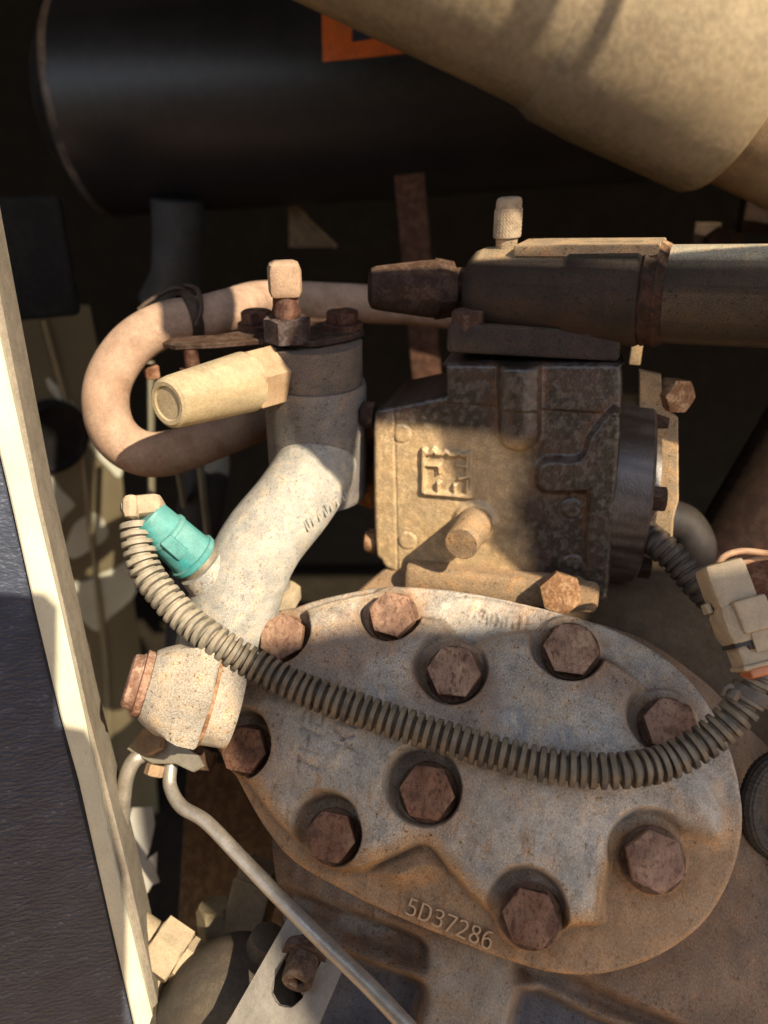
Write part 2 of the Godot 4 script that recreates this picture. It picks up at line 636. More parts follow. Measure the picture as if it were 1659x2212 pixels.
func setting() -> void:
	var sand := coat(C(0.42, 0.27, 0.15), C(0.36, 0.23, 0.12), 0.4, C(0.42, 0.28, 0.16), 0.3)
	struct("ground", shell(Vector3(-60, -0.2, -60), Vector3(60, 0, 60)), "earth", sand, "sunlit bare sandy ground")
	var dk := coat(C(0.022, 0.02, 0.018), C(0.016, 0.015, 0.014), 6, C(0.04, 0.03, 0.022), 0.4)
	struct("back_wall", shell(Vector3(-1.2, 0.3, -1.62), Vector3(1.6, 2.3, -1.6)), "dark", dk, "dark rear wall of the machine compartment")
	struct("roof", shell(Vector3(-1.2, 2.05, -1.6), Vector3(1.6, 2.08, -0.15)), "dark", dk, "underside of the canopy roof")
	struct("floor", shell(Vector3(-1.2, 0.36, -1.6), Vector3(1.6, 0.4, -0.05)), "dark", dk, "dark floor pan of the machine compartment")
	struct("left_wall", shell(Vector3(-1.22, 0.3, -1.6), Vector3(-1.2, 2.08, -0.2)), "dark", dk, "left end wall of the machine compartment")
	struct("right_wall", shell(Vector3(1.58, 0.3, -1.6), Vector3(1.6, 2.08, -0.2)), "dark", dk, "right end wall of the machine compartment")
	# unseen panels added beside and behind the viewer, cut to throw the shade
	var dr := coat(C(0.07, 0.065, 0.06), C(0.05, 0.047, 0.045), 5, C(0.1, 0.08, 0.06), 0.2)
	struct("added_shade_valve", sheet(0.08, [0.207, 0.277, 0.217, 0.25, 0.236, 0.222, 0.250, 0.215, 0.255, 0.205, 0.267, 0.205, 0.267, 0.254, 0.285, 0.255, 0.301, 0.249, 0.312, 0.228, 0.332, 0.201, 0.35, 0.181, 0.373, 0.162, 0.397, 0.149, 0.428, 0.150, 0.430, 0.20, 0.430, 0.296, 0.383, 0.303, 0.346, 0.320, 0.31, 0.329, 0.30, 0.332, 0.25, 0.330, 0.215, 0.30]), "paint", dr)  # added panel, cut to the shade edge on valve and pipe
	struct("added_shade_cover", sheet(1.5, [2.4, 0.22, 0.47, 0.19, 0.43, 0.178, 0.41, 0.138, 0.336, 0.124, 0.30, 0.123, 0.268, 0.120, 0.225, 0.118, 0.197, 0.112, 0.170, 0.104, 0.161, 0.085, 0.159, 0.061, 0.166, 0.034, 0.168, -0.004, 0.172, -0.014, 0.181, -0.066, 0.20, -0.12, 0.24, -1.0, 2.4, -1.0]), "paint", dr)  # added panel for the broad soft shade on the end cover
	struct("added_shade_post", sheet(0.12, [-1.1, 0.124, 0.062, 0.125, 0.069, 0.119, 0.070, 0.062, 0.085, 0.060, 0.092, 0.050, 0.098, 0.026, 0.111, -0.013, 0.118, -0.25, 0.118, -0.6, -1.1, -0.6]), "paint", dr)  # added panel, outlined to shade the lower door post
	struct("added_shade_wall", sheet(0.9, [-0.9, 0.45, 0.19, 0.45, 0.25, 0.50, 0.25, 0.95, -0.9, 0.95]), "paint", dr)  # added panel keeping sun off the upper inner wall
	struct("added_shade_strip", sheet(0.05, [0.150, 0.318, 0.178, 0.312, 0.204, 0.330, 0.206, 0.46, 0.150, 0.46], 0.004), "paint", dr)  # added strip, shades the middle of the curled hose
	struct("added_shade_strip", sheet(0.05, [-0.5, 0.36, 0.10, 0.36, 0.116, 0.41, 0.118, 0.5, -0.5, 0.5], 0.004), "paint", dr)  # added piece, shades the far left of the inner wall
	struct("added_shade_hose", sheet(0.05, [0.250, 0.385, 0.30, 0.349, 0.45, 0.345, 0.45, 0.425, 0.25, 0.435], 0.004), "paint", dr)  # added panel, shades the rear hose and the dust cap top
	for q in [[0.352, 0.378], [0.402, 0.413]]:
		struct("added_shade_strip", sheet(0.25, [q[0], 0.455, q[1], 0.450, q[1] + 0.015, 0.60, q[0] + 0.015, 0.60], 0.003), "paint", dr)  # added strips that lay two shadow bands across the duct

# ---------------------------------------------------------------- the bearing cover of the air end
var CF: Transform3D       # its flange plane
const MM := 0.001

func cover_frame() -> void:
	var n := D(-0.15, 0.36, 1.0)
	CF = fr(X(960, 1690, 0.412), n)

func air_end_cover() -> void:
	cover_frame()
	var o := X(960, 1690, 0.412)
	var t := thing("end_cover", "dusty grey cast end cover with ten rusty hexagon bolts and the number 5D37286", "machine part", o)
	var out := rounded(poly(CF, [470, 1440, 540, 1362, 640, 1310, 740, 1282, 850, 1266, 1000, 1278, 1150, 1308, 1300, 1350, 1400, 1397, 1480, 1458, 1542, 1540, 1585, 1640, 1604, 1740, 1602, 1810, 1582, 1890, 1540, 1970, 1480, 2030, 1400, 2076, 1310, 2103, 1230, 2106, 1150, 2092, 1020, 2047, 850, 1977, 710, 1908, 630, 1858, 580, 1800, 545, 1745, 510, 1680, 470, 1620, 445, 1560, 440, 1500]), 4)
	var body := rounded(poly(CF, [440, 1480, 520, 1398, 600, 1338, 680, 1302, 780, 1277, 850, 1270, 885, 1290, 905, 1322, 950, 1333, 985, 1368, 1007, 1392, 1055, 1371, 1120, 1357, 1180, 1360, 1240, 1385, 1300, 1412, 1360, 1445, 1410, 1495, 1450, 1550, 1500, 1605, 1560, 1680, 1588, 1760, 1572, 1830, 1500, 1822, 1420, 1800, 1350, 1830, 1322, 1885, 1312, 1955, 1308, 2003, 1235, 2010, 1190, 2040, 1130, 2038, 1085, 2003, 1040, 1962, 1010, 1937, 985, 1907, 945, 1858, 922, 1836, 900, 1836, 860, 1853, 802, 1877, 760, 1888, 690, 1874, 648, 1836, 585, 1772, 530, 1695, 480, 1640, 450, 1590, 435, 1540], 0.010), 3)
	var lug := rounded(poly(CF, [800, 1876, 815, 1906, 862, 1930, 945, 1902, 966, 1872, 918, 1815, 860, 1840], 0.006), 2)
	var bb := bounds(out).grow(0.02)
	var fb := field(body, bb.position, bb.end)
	var fl := field(lug, bb.position, bb.end)
	# x, y of each head, seat height in mm, corner radius in mm, turn, seat radius
	var bolts := [
		[608, 1375, 3.0, 13.2, 0.1, 15.0], [845, 1325, 3.0, 13.0, 0.35, 15.0], [1235, 1400, 3.0, 14.4, 0.52, 16.5], [980, 1450, 9.5, 14.0, 0.55, 16.0], [1450, 1565, 3.0, 13.6, 0.35, 15.5],
		[525, 1618, 3.5, 12.8, 0.5, 14.5], [922, 1711, 9.0, 14.0, 0.52, 16.0], [712, 1808, 3.5, 12.9, 0.45, 15.0], [1148, 1985, 3.5, 13.6, 0.5, 16.0], [1418, 1860, 2.5, 14.2, 0.25, 16.5]]
	var bp := []
	for b in bolts: bp.append(on(CF, b[0], b[1], (b[2] + 12.5) * MM))
	var cuts := PackedVector2Array()
	for s in [[560, 480, 545, 580], [650, 500, 630, 600], [775, 520, 760, 640], [540, 680, 740, 760], [610, 760, 595, 890], [500, 910, 705, 970], [480, 990, 495, 1055], [490, 1060, 700, 1140], [470, 1010, 475, 1190], [930, 700, 1010, 800], [1010, 800, 1040, 860], [1040, 860, 1125, 910], [1010, 800, 1140, 765], [890, 850, 1120, 930], [950, 600, 1170, 660]]:
		for k in [0, 2]: cuts.append(on(CF, (650 + s[k] / 4.74) / 1.1573, (1680 + s[k + 1] / 4.74) / 1.1573, 0.018))
	for s in [[1385, 370, 1240, 530], [1060, 508, 1145, 522], [1110, 375, 1092, 515], [1025, 380, 1010, 500], [1010, 500, 945, 490], [945, 490, 950, 455], [950, 455, 1020, 440], [885, 370, 880, 470], [850, 365, 835, 468], [835, 468, 800, 400], [800, 400, 770, 460], [770, 460, 785, 355], [735, 345, 725, 450], [690, 340, 680, 440], [680, 440, 600, 430], [690, 395, 640, 385], [600, 330, 625, 305], [625, 305, 655, 325], [655, 325, 640, 365], [640, 365, 605, 360], [570, 320, 545, 390]]:
		for k in [0, 2]: cuts.append(on(CF, (1050 + s[k] / 4.1475) / 1.1573, (1450 + s[k + 1] / 4.1475) / 1.1573, 0.001))
	var cb := bounds(cuts).grow(0.002)
	var pad := rounded(poly(CF, [980, 1292, 955, 1322, 975, 1345, 1007, 1385, 1060, 1365, 1120, 1350, 1190, 1350, 1260, 1342, 1150, 1312, 1040, 1290], 0.0), 2)
	var fp := field(pad, bb.position, bb.end)
	var valley := [on(CF, 1007, 1385, 0.01), on(CF, 918, 1825, 0.01)]
	var pa := on(CF, 452, 1510, 0.004)
	var pd := on(CF, 650, 1560, 0.012) - pa
	var hf := func(p: Vector2, s: float) -> float:
		var h := 0.0
		if s < 0.0025: h -= (0.0025 - sqrt(maxf(0.0, 0.0025 * 0.0025 - (0.0025 - s) * (0.0025 - s)))) * 0.8
		var b := fb.at(p)
		var wide := sm(0.095, 0.12, p.x) * sm(0.06, 0.03, p.y)
		var hb := 11.0 * sm(-0.0008 - 0.003 * wide, 0.0034 + 0.014 * wide, b) + 5.0 * sm(0.0, 0.012, b) + 9.0 * sm(0.004, 0.045, b)
		var l := fl.at(p)
		hb = maxf(hb, 15.0 * sm(-0.002, 0.013, l))
		var tq := clampf((p - pa).dot(pd) / pd.length_squared(), 0.0, 1.0)
		var dn := p.distance_to(pa + pd * tq)
		var rr := lerpf(0.0245, 0.019, tq)
		if dn < rr: hb = maxf(hb, lerpf(4.0, -4.0, tq) + sqrt(rr * rr - dn * dn) * 1000.0 * 0.92)
		h += hb * MM * (1.0 - 0.16 * exp(-pow(seg_d(p, valley[0], valley[1]) / 0.014, 2.0)))
		h -= 0.0016 * sm(-0.0005, 0.001, fp.at(p)) * (1.0 - sm(-0.003, 0.0, b))
		for i in bp.size():
			var d: float = (p - bp[i]).distance_to(Vector2(-0.0016, 0.0020))
			var r: float = bolts[i][5] * MM + 0.0012
			if d < r + 0.006:
				var q: float = bolts[i][2] * MM
				if h > q: h = lerpf(q, h, sm(r + 0.0002, r + 0.0020 + 0.0035 * maxf(0.0, (p - bp[i]).normalized().dot(Vector2(-0.63, 0.78))), d))
				elif d < r + 0.002: h = lerpf(q, h, sm(r - 0.001, r + 0.0015, d))
		if cb.has_point(p):
			for i in range(0, cuts.size(), 2):
				var d := seg_d(p, cuts[i], cuts[i + 1])
				if d < 0.0014: h -= 0.0007 * (1.0 - sm(0.0005, 0.0013, d))
		h += (n1.get_noise_2dv(p * 90.0) * 0.5 + n1.get_noise_2dv(p * 400.0) * 0.12) * 0.0009
		return h
	var scrapes := [on(CF, 1105, 1562, 0.02), on(CF, 820, 1502, 0.02), on(CF, 1215, 1600, 0.02)]
	var grey := C(0.43, 0.39, 0.335)
	var pale := C(0.54, 0.49, 0.42)
	var tan := C(0.43, 0.25, 0.12)
	var pink := C(0.33, 0.215, 0.15)
	var cf := func(p: Vector2, h: float, n: Vector3) -> Color:
		var q := Vector3(p.x, p.y, h)
		var c := grey.lerp(pale, sm(0.3, 0.8, nz(q, 24)) * 0.8)
		c = c.lerp(C(0.24, 0.225, 0.21), sm(0.55, 0.8, nz(q + Vector3(0, 5, 0), 120)) * 0.4)
		var b := fb.at(p)
		var low := 1.0 - sm(0.001, 0.010, b)
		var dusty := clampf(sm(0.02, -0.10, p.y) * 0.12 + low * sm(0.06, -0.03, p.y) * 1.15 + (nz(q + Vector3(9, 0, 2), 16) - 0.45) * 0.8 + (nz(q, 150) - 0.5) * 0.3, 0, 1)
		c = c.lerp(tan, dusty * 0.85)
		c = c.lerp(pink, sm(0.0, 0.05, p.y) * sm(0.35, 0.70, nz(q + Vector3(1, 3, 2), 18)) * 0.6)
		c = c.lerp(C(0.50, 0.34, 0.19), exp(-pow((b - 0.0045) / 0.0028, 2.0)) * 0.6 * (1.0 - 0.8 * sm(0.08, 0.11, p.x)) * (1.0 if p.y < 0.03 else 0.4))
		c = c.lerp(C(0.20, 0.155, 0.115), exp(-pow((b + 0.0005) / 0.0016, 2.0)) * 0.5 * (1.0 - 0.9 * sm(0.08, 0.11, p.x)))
		for i in bp.size():
			var d: float = p.distance_to(bp[i]) - bolts[i][5] * MM
			if d < 0.010: c = c.lerp(C(0.30, 0.165, 0.08), (1.0 - sm(-0.002, 0.010, d)) * (0.45 + 0.5 * (nz(q, 120) - 0.4)))
		for e in scrapes:
			var d: float = p.distance_to(e)
			if d < 0.012: c = c.lerp(C(0.24, 0.27, 0.34), (1.0 - sm(0.005, 0.012, d)) * sm(0.45, 0.62, nz(Vector3((p.x + p.y * 0.4) * 3.0, p.y * 0.5, 2.0), 110)) * 0.4)
		# rust run down from above
		var st := nz(Vector3(p.x * 3.0, p.y * 0.4, 0.3), 60)
		c = c.lerp(C(0.34, 0.18, 0.08), sm(0.60, 0.85, st) * sm(0.02, -0.03, p.y) * sm(0.45, 0.7, nz(q + Vector3(6, 6, 1), 18)) * 0.6)
		if cb.has_point(p):
			for i in range(0, cuts.size(), 2):
				var d := seg_d(p, cuts[i], cuts[i + 1])
				if d < 0.0012: c = c.lerp(C(0.15, 0.10, 0.075), 0.38 * (1.0 - sm(0.0003, 0.0009, d)))
		return c
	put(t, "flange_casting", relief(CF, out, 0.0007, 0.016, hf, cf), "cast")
	# the cast number, proud of the flange
	var a := on(CF, 882, 1955)
	var e := on(CF, 1062, 2033)
	var dirv := (e - a).normalized()
	var tm := TextMesh.new()
	var font := SystemFont.new()
	font.font_names = PackedStringArray(["Droid Sans"])
	tm.font = font
	tm.text = "5D37286"
	tm.font_size = 64
	tm.pixel_size = (e - a).length() / 246.0
	tm.depth = 0.0036
	tm.curve_step = 2.0
	var num := MeshInstance3D.new()
	num.name = "cast_number"
	num.mesh = tm
	var dm := StandardMaterial3D.new()
	dm.resource_name = "dusty casting"
	dm.albedo_color = Color(0.43, 0.28, 0.155).linear_to_srgb()
	dm.roughness = 0.85
	num.material_override = dm
	var mid := (a + e) * 0.5
	var bx := CF.basis * Vector3(dirv.x, dirv.y, 0)
	num.transform = Transform3D(Basis(bx, CF.basis.z.cross(bx), CF.basis.z), CF * Vector3(mid.x, mid.y, 0.0004) - o)
	t.add_child(num, true)
	# bolts, each over a washer
	var dark := [5, 6, 7, 8]
	for i in bolts.size():
		var b: Array = bolts[i]
		var p := CF * Vector3(bp[i].x, bp[i].y, b[2] * MM)
		var r: float = b[3] * MM
		var rs := rusty(C(0.19, 0.082, 0.048), C(0.055, 0.028, 0.022), C(0.33, 0.20, 0.125), 0.45)
		if not i in dark: rs = rusty(C(0.29, 0.155, 0.10), C(0.13, 0.065, 0.045), C(0.41, 0.265, 0.175), 0.6)
		var tip := CF.basis * Vector3(sin(i * 2.1) * 0.02, cos(i * 1.7) * 0.02, 1)
		var bo := part(t, "bolt", head(p, tip, 0.0032, 0.0128, r, b[4]), "bolt", rs, 25)
		var wr: float = (b[5] - 0.9) * MM
		part(bo, "washer", lathe(p, CF.basis.z, [[-0.001, wr - 0.0005], [0.0022, wr], [0.0030, wr - 0.0008], [0.0031, 0.0]], 40), "bolt", coat(C(0.12, 0.058, 0.04), C(0.05, 0.028, 0.024), 140, C(0.30, 0.18, 0.10), 0.55), 30)
	# the oil port at the left: neck, collar and a big hexagon adapter with its plug
	var pc := X(524, 1524, 0.417)
	var ax := D(-0.90, 0.27, 0.25)
	var gc := coat(grey, pale, 40, C(0.42, 0.33, 0.24), 0.6)
	part(t, "port_neck", lathe(pc, ax, [[0.002, 0.0], [0.004, 0.0232], [0.012, 0.0236], [0.0185, 0.0240], [0.0187, 0.0]], 44), "cast", gc)
	var ad := part(t, "adapter", lathe(pc, ax, [[0.0182, 0.0225], [0.0192, 0.0275, 1], [0.0205, 0.0288, 1], [0.029, 0.0286, 1], [0.034, 0.0268, 1], [0.040, 0.0235], [0.046, 0.0205], [0.050, 0.0178], [0.0502, 0.0]], 48, 0.1), "cast", coat(C(0.44, 0.41, 0.36), C(0.38, 0.34, 0.29), 40, C(0.46, 0.38, 0.29), 0.7))
	part(ad, "sealing_ring", lathe(pc, ax, [[0.0172, 0.0], [0.0175, 0.0248], [0.0192, 0.0250], [0.0193, 0.0]], 44), "rust", coat(C(0.40, 0.27, 0.16), C(0.34, 0.22, 0.13), 90))
	part(ad, "plug", lathe(pc, ax, [[0.049, 0.0], [0.0495, 0.0165], [0.054, 0.0172], [0.0545, 0.0150], [0.0552, 0.0150], [0.0560, 0.0142], [0.0595, 0.0135], [0.0605, 0.012], [0.0606, 0.0]], 40), "rust", coat(C(0.34, 0.235, 0.18), C(0.28, 0.18, 0.14), 100, C(0.46, 0.35, 0.27), 0.8))
	# straw caught in the sunk seat of the middle bolt
	var straw := PackedVector3Array()
	var rng := RandomNumberGenerator.new()
	rng.seed = 5
	for i in 46:
		var g := rng.randf_range(-2.9, 0.3)
		var rr := rng.randf_range(0.0140, 0.0165)
		var q := CF * Vector3(bp[3].x + cos(g) * rr, bp[3].y + sin(g) * rr, 0.0085 + rng.randf() * 0.003)
		var dv := CF.basis * Vector3(rng.randf_range(-1, 1), rng.randf_range(-1, 1), rng.randf_range(-0.3, 0.4)).normalized() * rng.randf_range(0.0015, 0.0035)
		straw.append_array(sweep(PackedVector3Array([q - dv, q, q + dv]), rng.randf_range(0.00015, 0.0003), 4))
	var sw := part(t, "straw_debris", straw, "dust", coat(C(0.30, 0.22, 0.12), C(0.07, 0.05, 0.035), 900, C(0.3, 0.2, 0.1), 0.2))
	sw.set_meta("kind", "stuff")
	# the rotor housing behind the cover
	var ho := X(1150, 2080, 0.43)
	var hs := thing("rotor_housing", "rusty brown cast rotor housing with raised webs below the end cover", "machine part", ho)
	var hb := rounded(poly(CF, [575, 1700, 620, 1560, 900, 1330, 1300, 1345, 1500, 1440, 1640, 1560, 1760, 1700, 1800, 2400, 1200, 2500, 700, 2400, 640, 2100, 600, 1900], -0.02), 3)
	var f_top := field(rounded(poly(CF, [560, 1905, 650, 1935, 770, 1978, 905, 2030, 918, 2080, 900, 2092, 770, 2048, 660, 1995, 590, 1950], -0.015), 3), bounds(hb).position, bounds(hb).end)
	var f_pan := field(rounded(poly(CF, [700, 2045, 800, 2080, 900, 2118, 922, 2150, 905, 2200, 880, 2300, 600, 2300, 660, 2100], -0.02), 3), bounds(hb).position, bounds(hb).end)
	var f_r1 := field(rounded(poly(CF, [1118, 2070, 1200, 2090, 1330, 2150, 1500, 2230, 1480, 2260, 1300, 2195, 1150, 2130, 1112, 2108], -0.02), 3), bounds(hb).position, bounds(hb).end)
	var f_r2 := field(rounded(poly(CF, [1120, 2140, 1300, 2205, 1420, 2260, 1420, 2400, 1120, 2400], -0.02), 3), bounds(hb).position, bounds(hb).end)
	var f_rib := field(poly(CF, [915, 2030, 1115, 2040, 1112, 2320, 915, 2320], -0.016), bounds(hb).position, bounds(hb).end)
	var ring := on(CF, 1180, 1740)
	var hh := func(p: Vector2, s: float) -> float:
		var h := -0.017
		h -= 0.012 * sm(-0.003, 0.004, f_top.at(p))
		h -= 0.022 * sm(-0.003, 0.006, f_pan.at(p))
		h -= 0.012 * sm(-0.003, 0.005, f_r1.at(p))
		h -= 0.022 * sm(-0.003, 0.006, f_r2.at(p))
		h -= 0.11 * sm(0.085, 0.20, p.distance_to(ring)) * sm(-0.06, 0.03, p.y)
		h -= 0.05 * sm(0.11, 0.22, p.x - ring.x) * sm(0.03, -0.06, p.y)
		h += n1.get_noise_2dv(p * 60.0) * 0.0008
		return h
	var hc := func(p: Vector2, h: float, n: Vector3) -> Color:
		var q := Vector3(p.x, p.y, h)
		var c := C(0.20, 0.13, 0.085).lerp(C(0.27, 0.18, 0.12), nz(q, 24))
		c = c.lerp(C(0.36, 0.31, 0.25).lerp(C(0.30, 0.22, 0.15), nz(q, 60)), sm(-0.004, 0.006, f_rib.at(p)))
		c = c.lerp(C(0.20, 0.12, 0.075), sm(-0.002, 0.004, maxf(f_top.at(p), f_r1.at(p))) * 0.8)
		c = c.lerp(C(0.30, 0.26, 0.22), sm(0.5, 0.75, nz(q + Vector3(4, 4, 4), 33)) * 0.7 * sm(0.12, 0.02, p.x))
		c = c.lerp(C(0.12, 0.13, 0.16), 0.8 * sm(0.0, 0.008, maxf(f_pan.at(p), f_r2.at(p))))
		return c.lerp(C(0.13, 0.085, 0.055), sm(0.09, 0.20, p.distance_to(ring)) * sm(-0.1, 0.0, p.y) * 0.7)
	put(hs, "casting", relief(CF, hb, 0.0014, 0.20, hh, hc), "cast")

# ---------------------------------------------------------------- the inlet valve behind the cover
var GF: Transform3D

func alx(a: Vector3, b: Vector3, x: float) -> float:      # how far along a to b the line of sight of column x comes
	var ca := cam.inverse() * (a - EYE)
	var cb := cam.inverse() * (b - EYE)
	var k := (x - 829.5) / F
	return (-k * ca.z - ca.x) / ((cb.x - ca.x) + k * (cb.z - ca.z)) * a.distance_to(b)

func gbox(x0: float, y0: float, x1: float, y1: float, h0: float, h1: float, r := 0.0015) -> PackedVector3Array:
	var a := on(GF, x0, y0, h1)
	var b := on(GF, x1, y1, h1)
	var m := (a + b) * 0.5
	return rbox(GF * Transform3D(Basis(), Vector3(m.x, m.y, (h0 + h1) * 0.5)), Vector3(absf(b.x - a.x), absf(b.y - a.y), absf(h1 - h0)), r)

func inlet_valve() -> void:
	var o := X(1040, 1080, 0.47)
	GF = fr(o, D(-0.22, -0.38, 1.0))
	var t := thing("inlet_valve", "dark oily cast inlet valve block with a raised square emblem and a round pin", "machine part", o)
	var out := rounded(poly(GF, [806, 960, 806, 912, 814, 886, 850, 878, 955, 856, 962, 848, 962, 800, 966, 786, 1100, 786, 1330, 786, 1343, 792, 1345, 860, 1335, 1000, 1320, 1180, 1312, 1275, 1290, 1292, 1100, 1292, 860, 1240, 822, 1212, 810, 1190, 806, 1080]), 3)
	var em := PackedVector2Array()
	for s in [[325, 400, 325, 985], [325, 985, 350, 1002], [350, 1002, 965, 1050], [965, 1050, 985, 1030], [985, 1030, 985, 440], [325, 400, 370, 450], [370, 450, 420, 450], [420, 450, 460, 405], [460, 405, 510, 455], [510, 455, 590, 460], [590, 460, 635, 425], [635, 425, 690, 468], [690, 468, 770, 470], [770, 470, 810, 440], [810, 440, 860, 480], [860, 480, 985, 460],
		[345, 615, 540, 625], [540, 625, 545, 720], [525, 860, 525, 970], [525, 860, 550, 870], [755, 880, 755, 990], [755, 880, 775, 890], [800, 620, 930, 640], [930, 480, 930, 780], [930, 780, 820, 800], [930, 830, 930, 1010]]:
		for k in [0, 2]: em.append(on(GF, (1000 + s[k] / 5.53) / 1.1573, (1050 + s[k + 1] / 5.53) / 1.1573))
	var eb := bounds(em).grow(0.003)
	var lug := field(rounded(poly(GF, [1158, 1025, 1166, 1000, 1190, 988, 1240, 990, 1262, 975, 1280, 930, 1345, 900, 1345, 1290, 1262, 1290, 1272, 1075, 1262, 1060, 1190, 1060, 1165, 1050]), 3), bounds(out).position - Vector2(0.02, 0.02), bounds(out).end + Vector2(0.02, 0.02))
	var ra := on(GF, 1122, 700)
	var rb := on(GF, 1122, 928)
	var discs := []
	for d in [[868, 937, 0.0058], [880, 1168, 0.006], [1235, 1098, 0.0062], [1238, 1222, 0.0072]]: discs.append([on(GF, d[0], d[1]), d[2]])
	var pb := on(GF, 1026, 1128)
	var sa := on(GF, 851, 880)
	var sb := on(GF, 858, 1215)
	var ta := on(GF, 960, 868)
	var tb := on(GF, 1350, 868)
	var hf := func(p: Vector2, s: float) -> float:
		var h := 0.0
		if s < 0.003: h -= 0.003 - sqrt(maxf(0.0, 0.000009 - (0.003 - s) * (0.003 - s)))
		h += 0.0055 * sm(-0.0025, 0.0025, lug.at(p))
		var dr := seg_d(p, ra, rb)
		if dr < 0.0145: h += sqrt(maxf(0.0, 0.0115 * 0.0115 - dr * dr * 0.9)) * 0.85 * (1.0 - sm(0.0105, 0.0135, dr)) + 0.0010 * (1.0 - sm(0.010, 0.0145, dr))
		h += 0.0012 * sm(0.0008, -0.0006, ta.y - p.y) * sm(ta.x - 0.001, ta.x, p.x) * (1.0 if p.y > ta.y - 0.002 else 0.0)
		if eb.has_point(p):
			var e := 1.0
			for i in range(0, em.size(), 2): e = minf(e, seg_d(p, em[i], em[i + 1]) - (0.0004 if i < 32 else 0.0))
			h += 0.0026 * (1.0 - sm(0.0006, 0.0014, e))
		for d in discs:
			var r: float = p.distance_to(d[0]) - d[1]
			if r < 0.002: h += 0.0007 * (1.0 - sm(-0.0012, 0.0, r)) - 0.0004 * (1.0 - sm(0.0, 0.0006, absf(r - 0.0003)))
		var pr := p.distance_to(pb)
		h += 0.0026 * (1.0 - sm(0.0115, 0.0145, pr))
		var g := absf((p - sa).dot((sb - sa).normalized().orthogonal()))
		h -= 0.0007 * (1.0 - sm(0.0003, 0.0009, g))
		h += n1.get_noise_2dv(p * 150.0) * 0.0002 + n1.get_noise_2dv(p * 420.0) * 0.0002
		return h
	var cf := func(p: Vector2, h: float, n: Vector3) -> Color:
		var q := Vector3(p.x, p.y, h * 0.3)
		var c := C(0.026, 0.021, 0.018).lerp(C(0.046, 0.030, 0.024), sm(0.4, 0.65, nz(q, 32)))
		c = c.lerp(C(0.085, 0.075, 0.068), sm(0.52, 0.72, nz(q + Vector3(2, 0, 4), 170)) * 0.8)
		var left := sm(0.034, 0.008, p.x + (nz(q, 30) - 0.5) * 0.012 - maxf(0.0, -p.y - 0.02) * 0.55)  # tan dust drawn over the sunlit part; the shaded part painted darker
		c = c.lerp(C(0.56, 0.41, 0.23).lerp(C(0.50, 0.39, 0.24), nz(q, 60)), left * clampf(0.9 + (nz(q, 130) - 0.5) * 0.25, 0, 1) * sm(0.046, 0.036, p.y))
		var le := lug.at(p)
		c = c.lerp(C(0.20, 0.085, 0.035), (1.0 - sm(0.0, 0.0042, absf(le + 0.0025))) * 0.3 * sm(0.3, 0.65, nz(q + Vector3(0, 7, 0), 70)))
		var dr := absf(seg_d(p, ra, rb) - 0.0135)
		return c.lerp(C(0.19, 0.085, 0.035), (1.0 - sm(0.0, 0.004, dr)) * 0.35 * sm(0.35, 0.65, nz(q + Vector3(0, 7, 0), 70)))
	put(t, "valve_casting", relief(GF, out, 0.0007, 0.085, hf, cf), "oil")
	var dkc := topped(C(0.040, 0.030, 0.025), C(0.070, 0.047, 0.034), 60, C(0.12, 0.085, 0.06))
	var tanc := coat(C(0.36, 0.24, 0.14), C(0.28, 0.18, 0.10), 60, C(0.40, 0.28, 0.17), 0.7)
	# pin
	var pn := part(t, "pin", lathe(GF * Vector3(pb.x, pb.y, 0.0), D(-0.44, -0.50, 1.0), [[-0.004, 0.0], [0.0, 0.0105], [0.0285, 0.0101], [0.0293, 0.0094], [0.0294, 0.0]], 36), "cast", tanc)
	# upper slab and its nut
	part(t, "upper_flange", gbox(966, 700, 1338, 784, -0.07, -0.003, 0.003), "cast", dkc)
	part(t, "upper_bolt", head(GF * Vector3(on(GF, 1006, 704).x, on(GF, 1006, 704).y, -0.012), Vector3.UP, -0.003, 0.007, 0.0098, 0.2), "rust", coat(C(0.07, 0.05, 0.045), C(0.05, 0.035, 0.03), 90, C(0.16, 0.11, 0.08), 0.6))
	# the mounting flange under it, seen lit at its upper edge
	part(t, "foot", gbox(872, 1226, 1290, 1330, -0.05, 0.014, 0.004), "cast", tanc)
	var fn := on(GF, 1212, 1292, 0.03)
	part(t, "foot_bolt", head(GF * Vector3(fn.x, fn.y - 0.004, 0.012), (GF.basis.z + Vector3.UP * 0.35).normalized(), 0.0, 0.016, 0.0125, 0.3), "rust", coat(C(0.30, 0.18, 0.09), C(0.2, 0.11, 0.06), 90, C(0.42, 0.30, 0.17), 0.9))
	# side bolts on the left edge
	for q in [[797, 1168, 0.0055], [789, 895, 0.0065]]:
		var s := on(GF, q[0], q[1], -0.012)
		part(t, "side_bolt", lathe(GF * Vector3(s.x + 0.006, s.y, -0.012), -GF.basis.x, [[0.0, 0.008], [0.004, 0.0082], [0.0075, 0.0074], [0.009, 0.005], [0.0091, 0.0]], 28), "rust", tanc if q[1] > 1000 else dkc)
	# round end cover on the right, bolted, with bracket plates behind it
	var u := GF.basis.x
	var cc := on(GF, 1342, 1052, -0.055)
	var ce := GF * Vector3(cc.x, cc.y, -0.055)
	var ec := part(t, "end_cap", lathe(ce, u, [[-0.012, 0.058], [-0.011, 0.0605], [-0.009, 0.0608], [0.010, 0.0608], [0.012, 0.0585], [0.0122, 0.046], [0.017, 0.045], [0.0175, 0.0]], 96), "oil", coat(C(0.035, 0.027, 0.024), C(0.10, 0.085, 0.08), 150, C(0.12, 0.085, 0.06), 0.3))
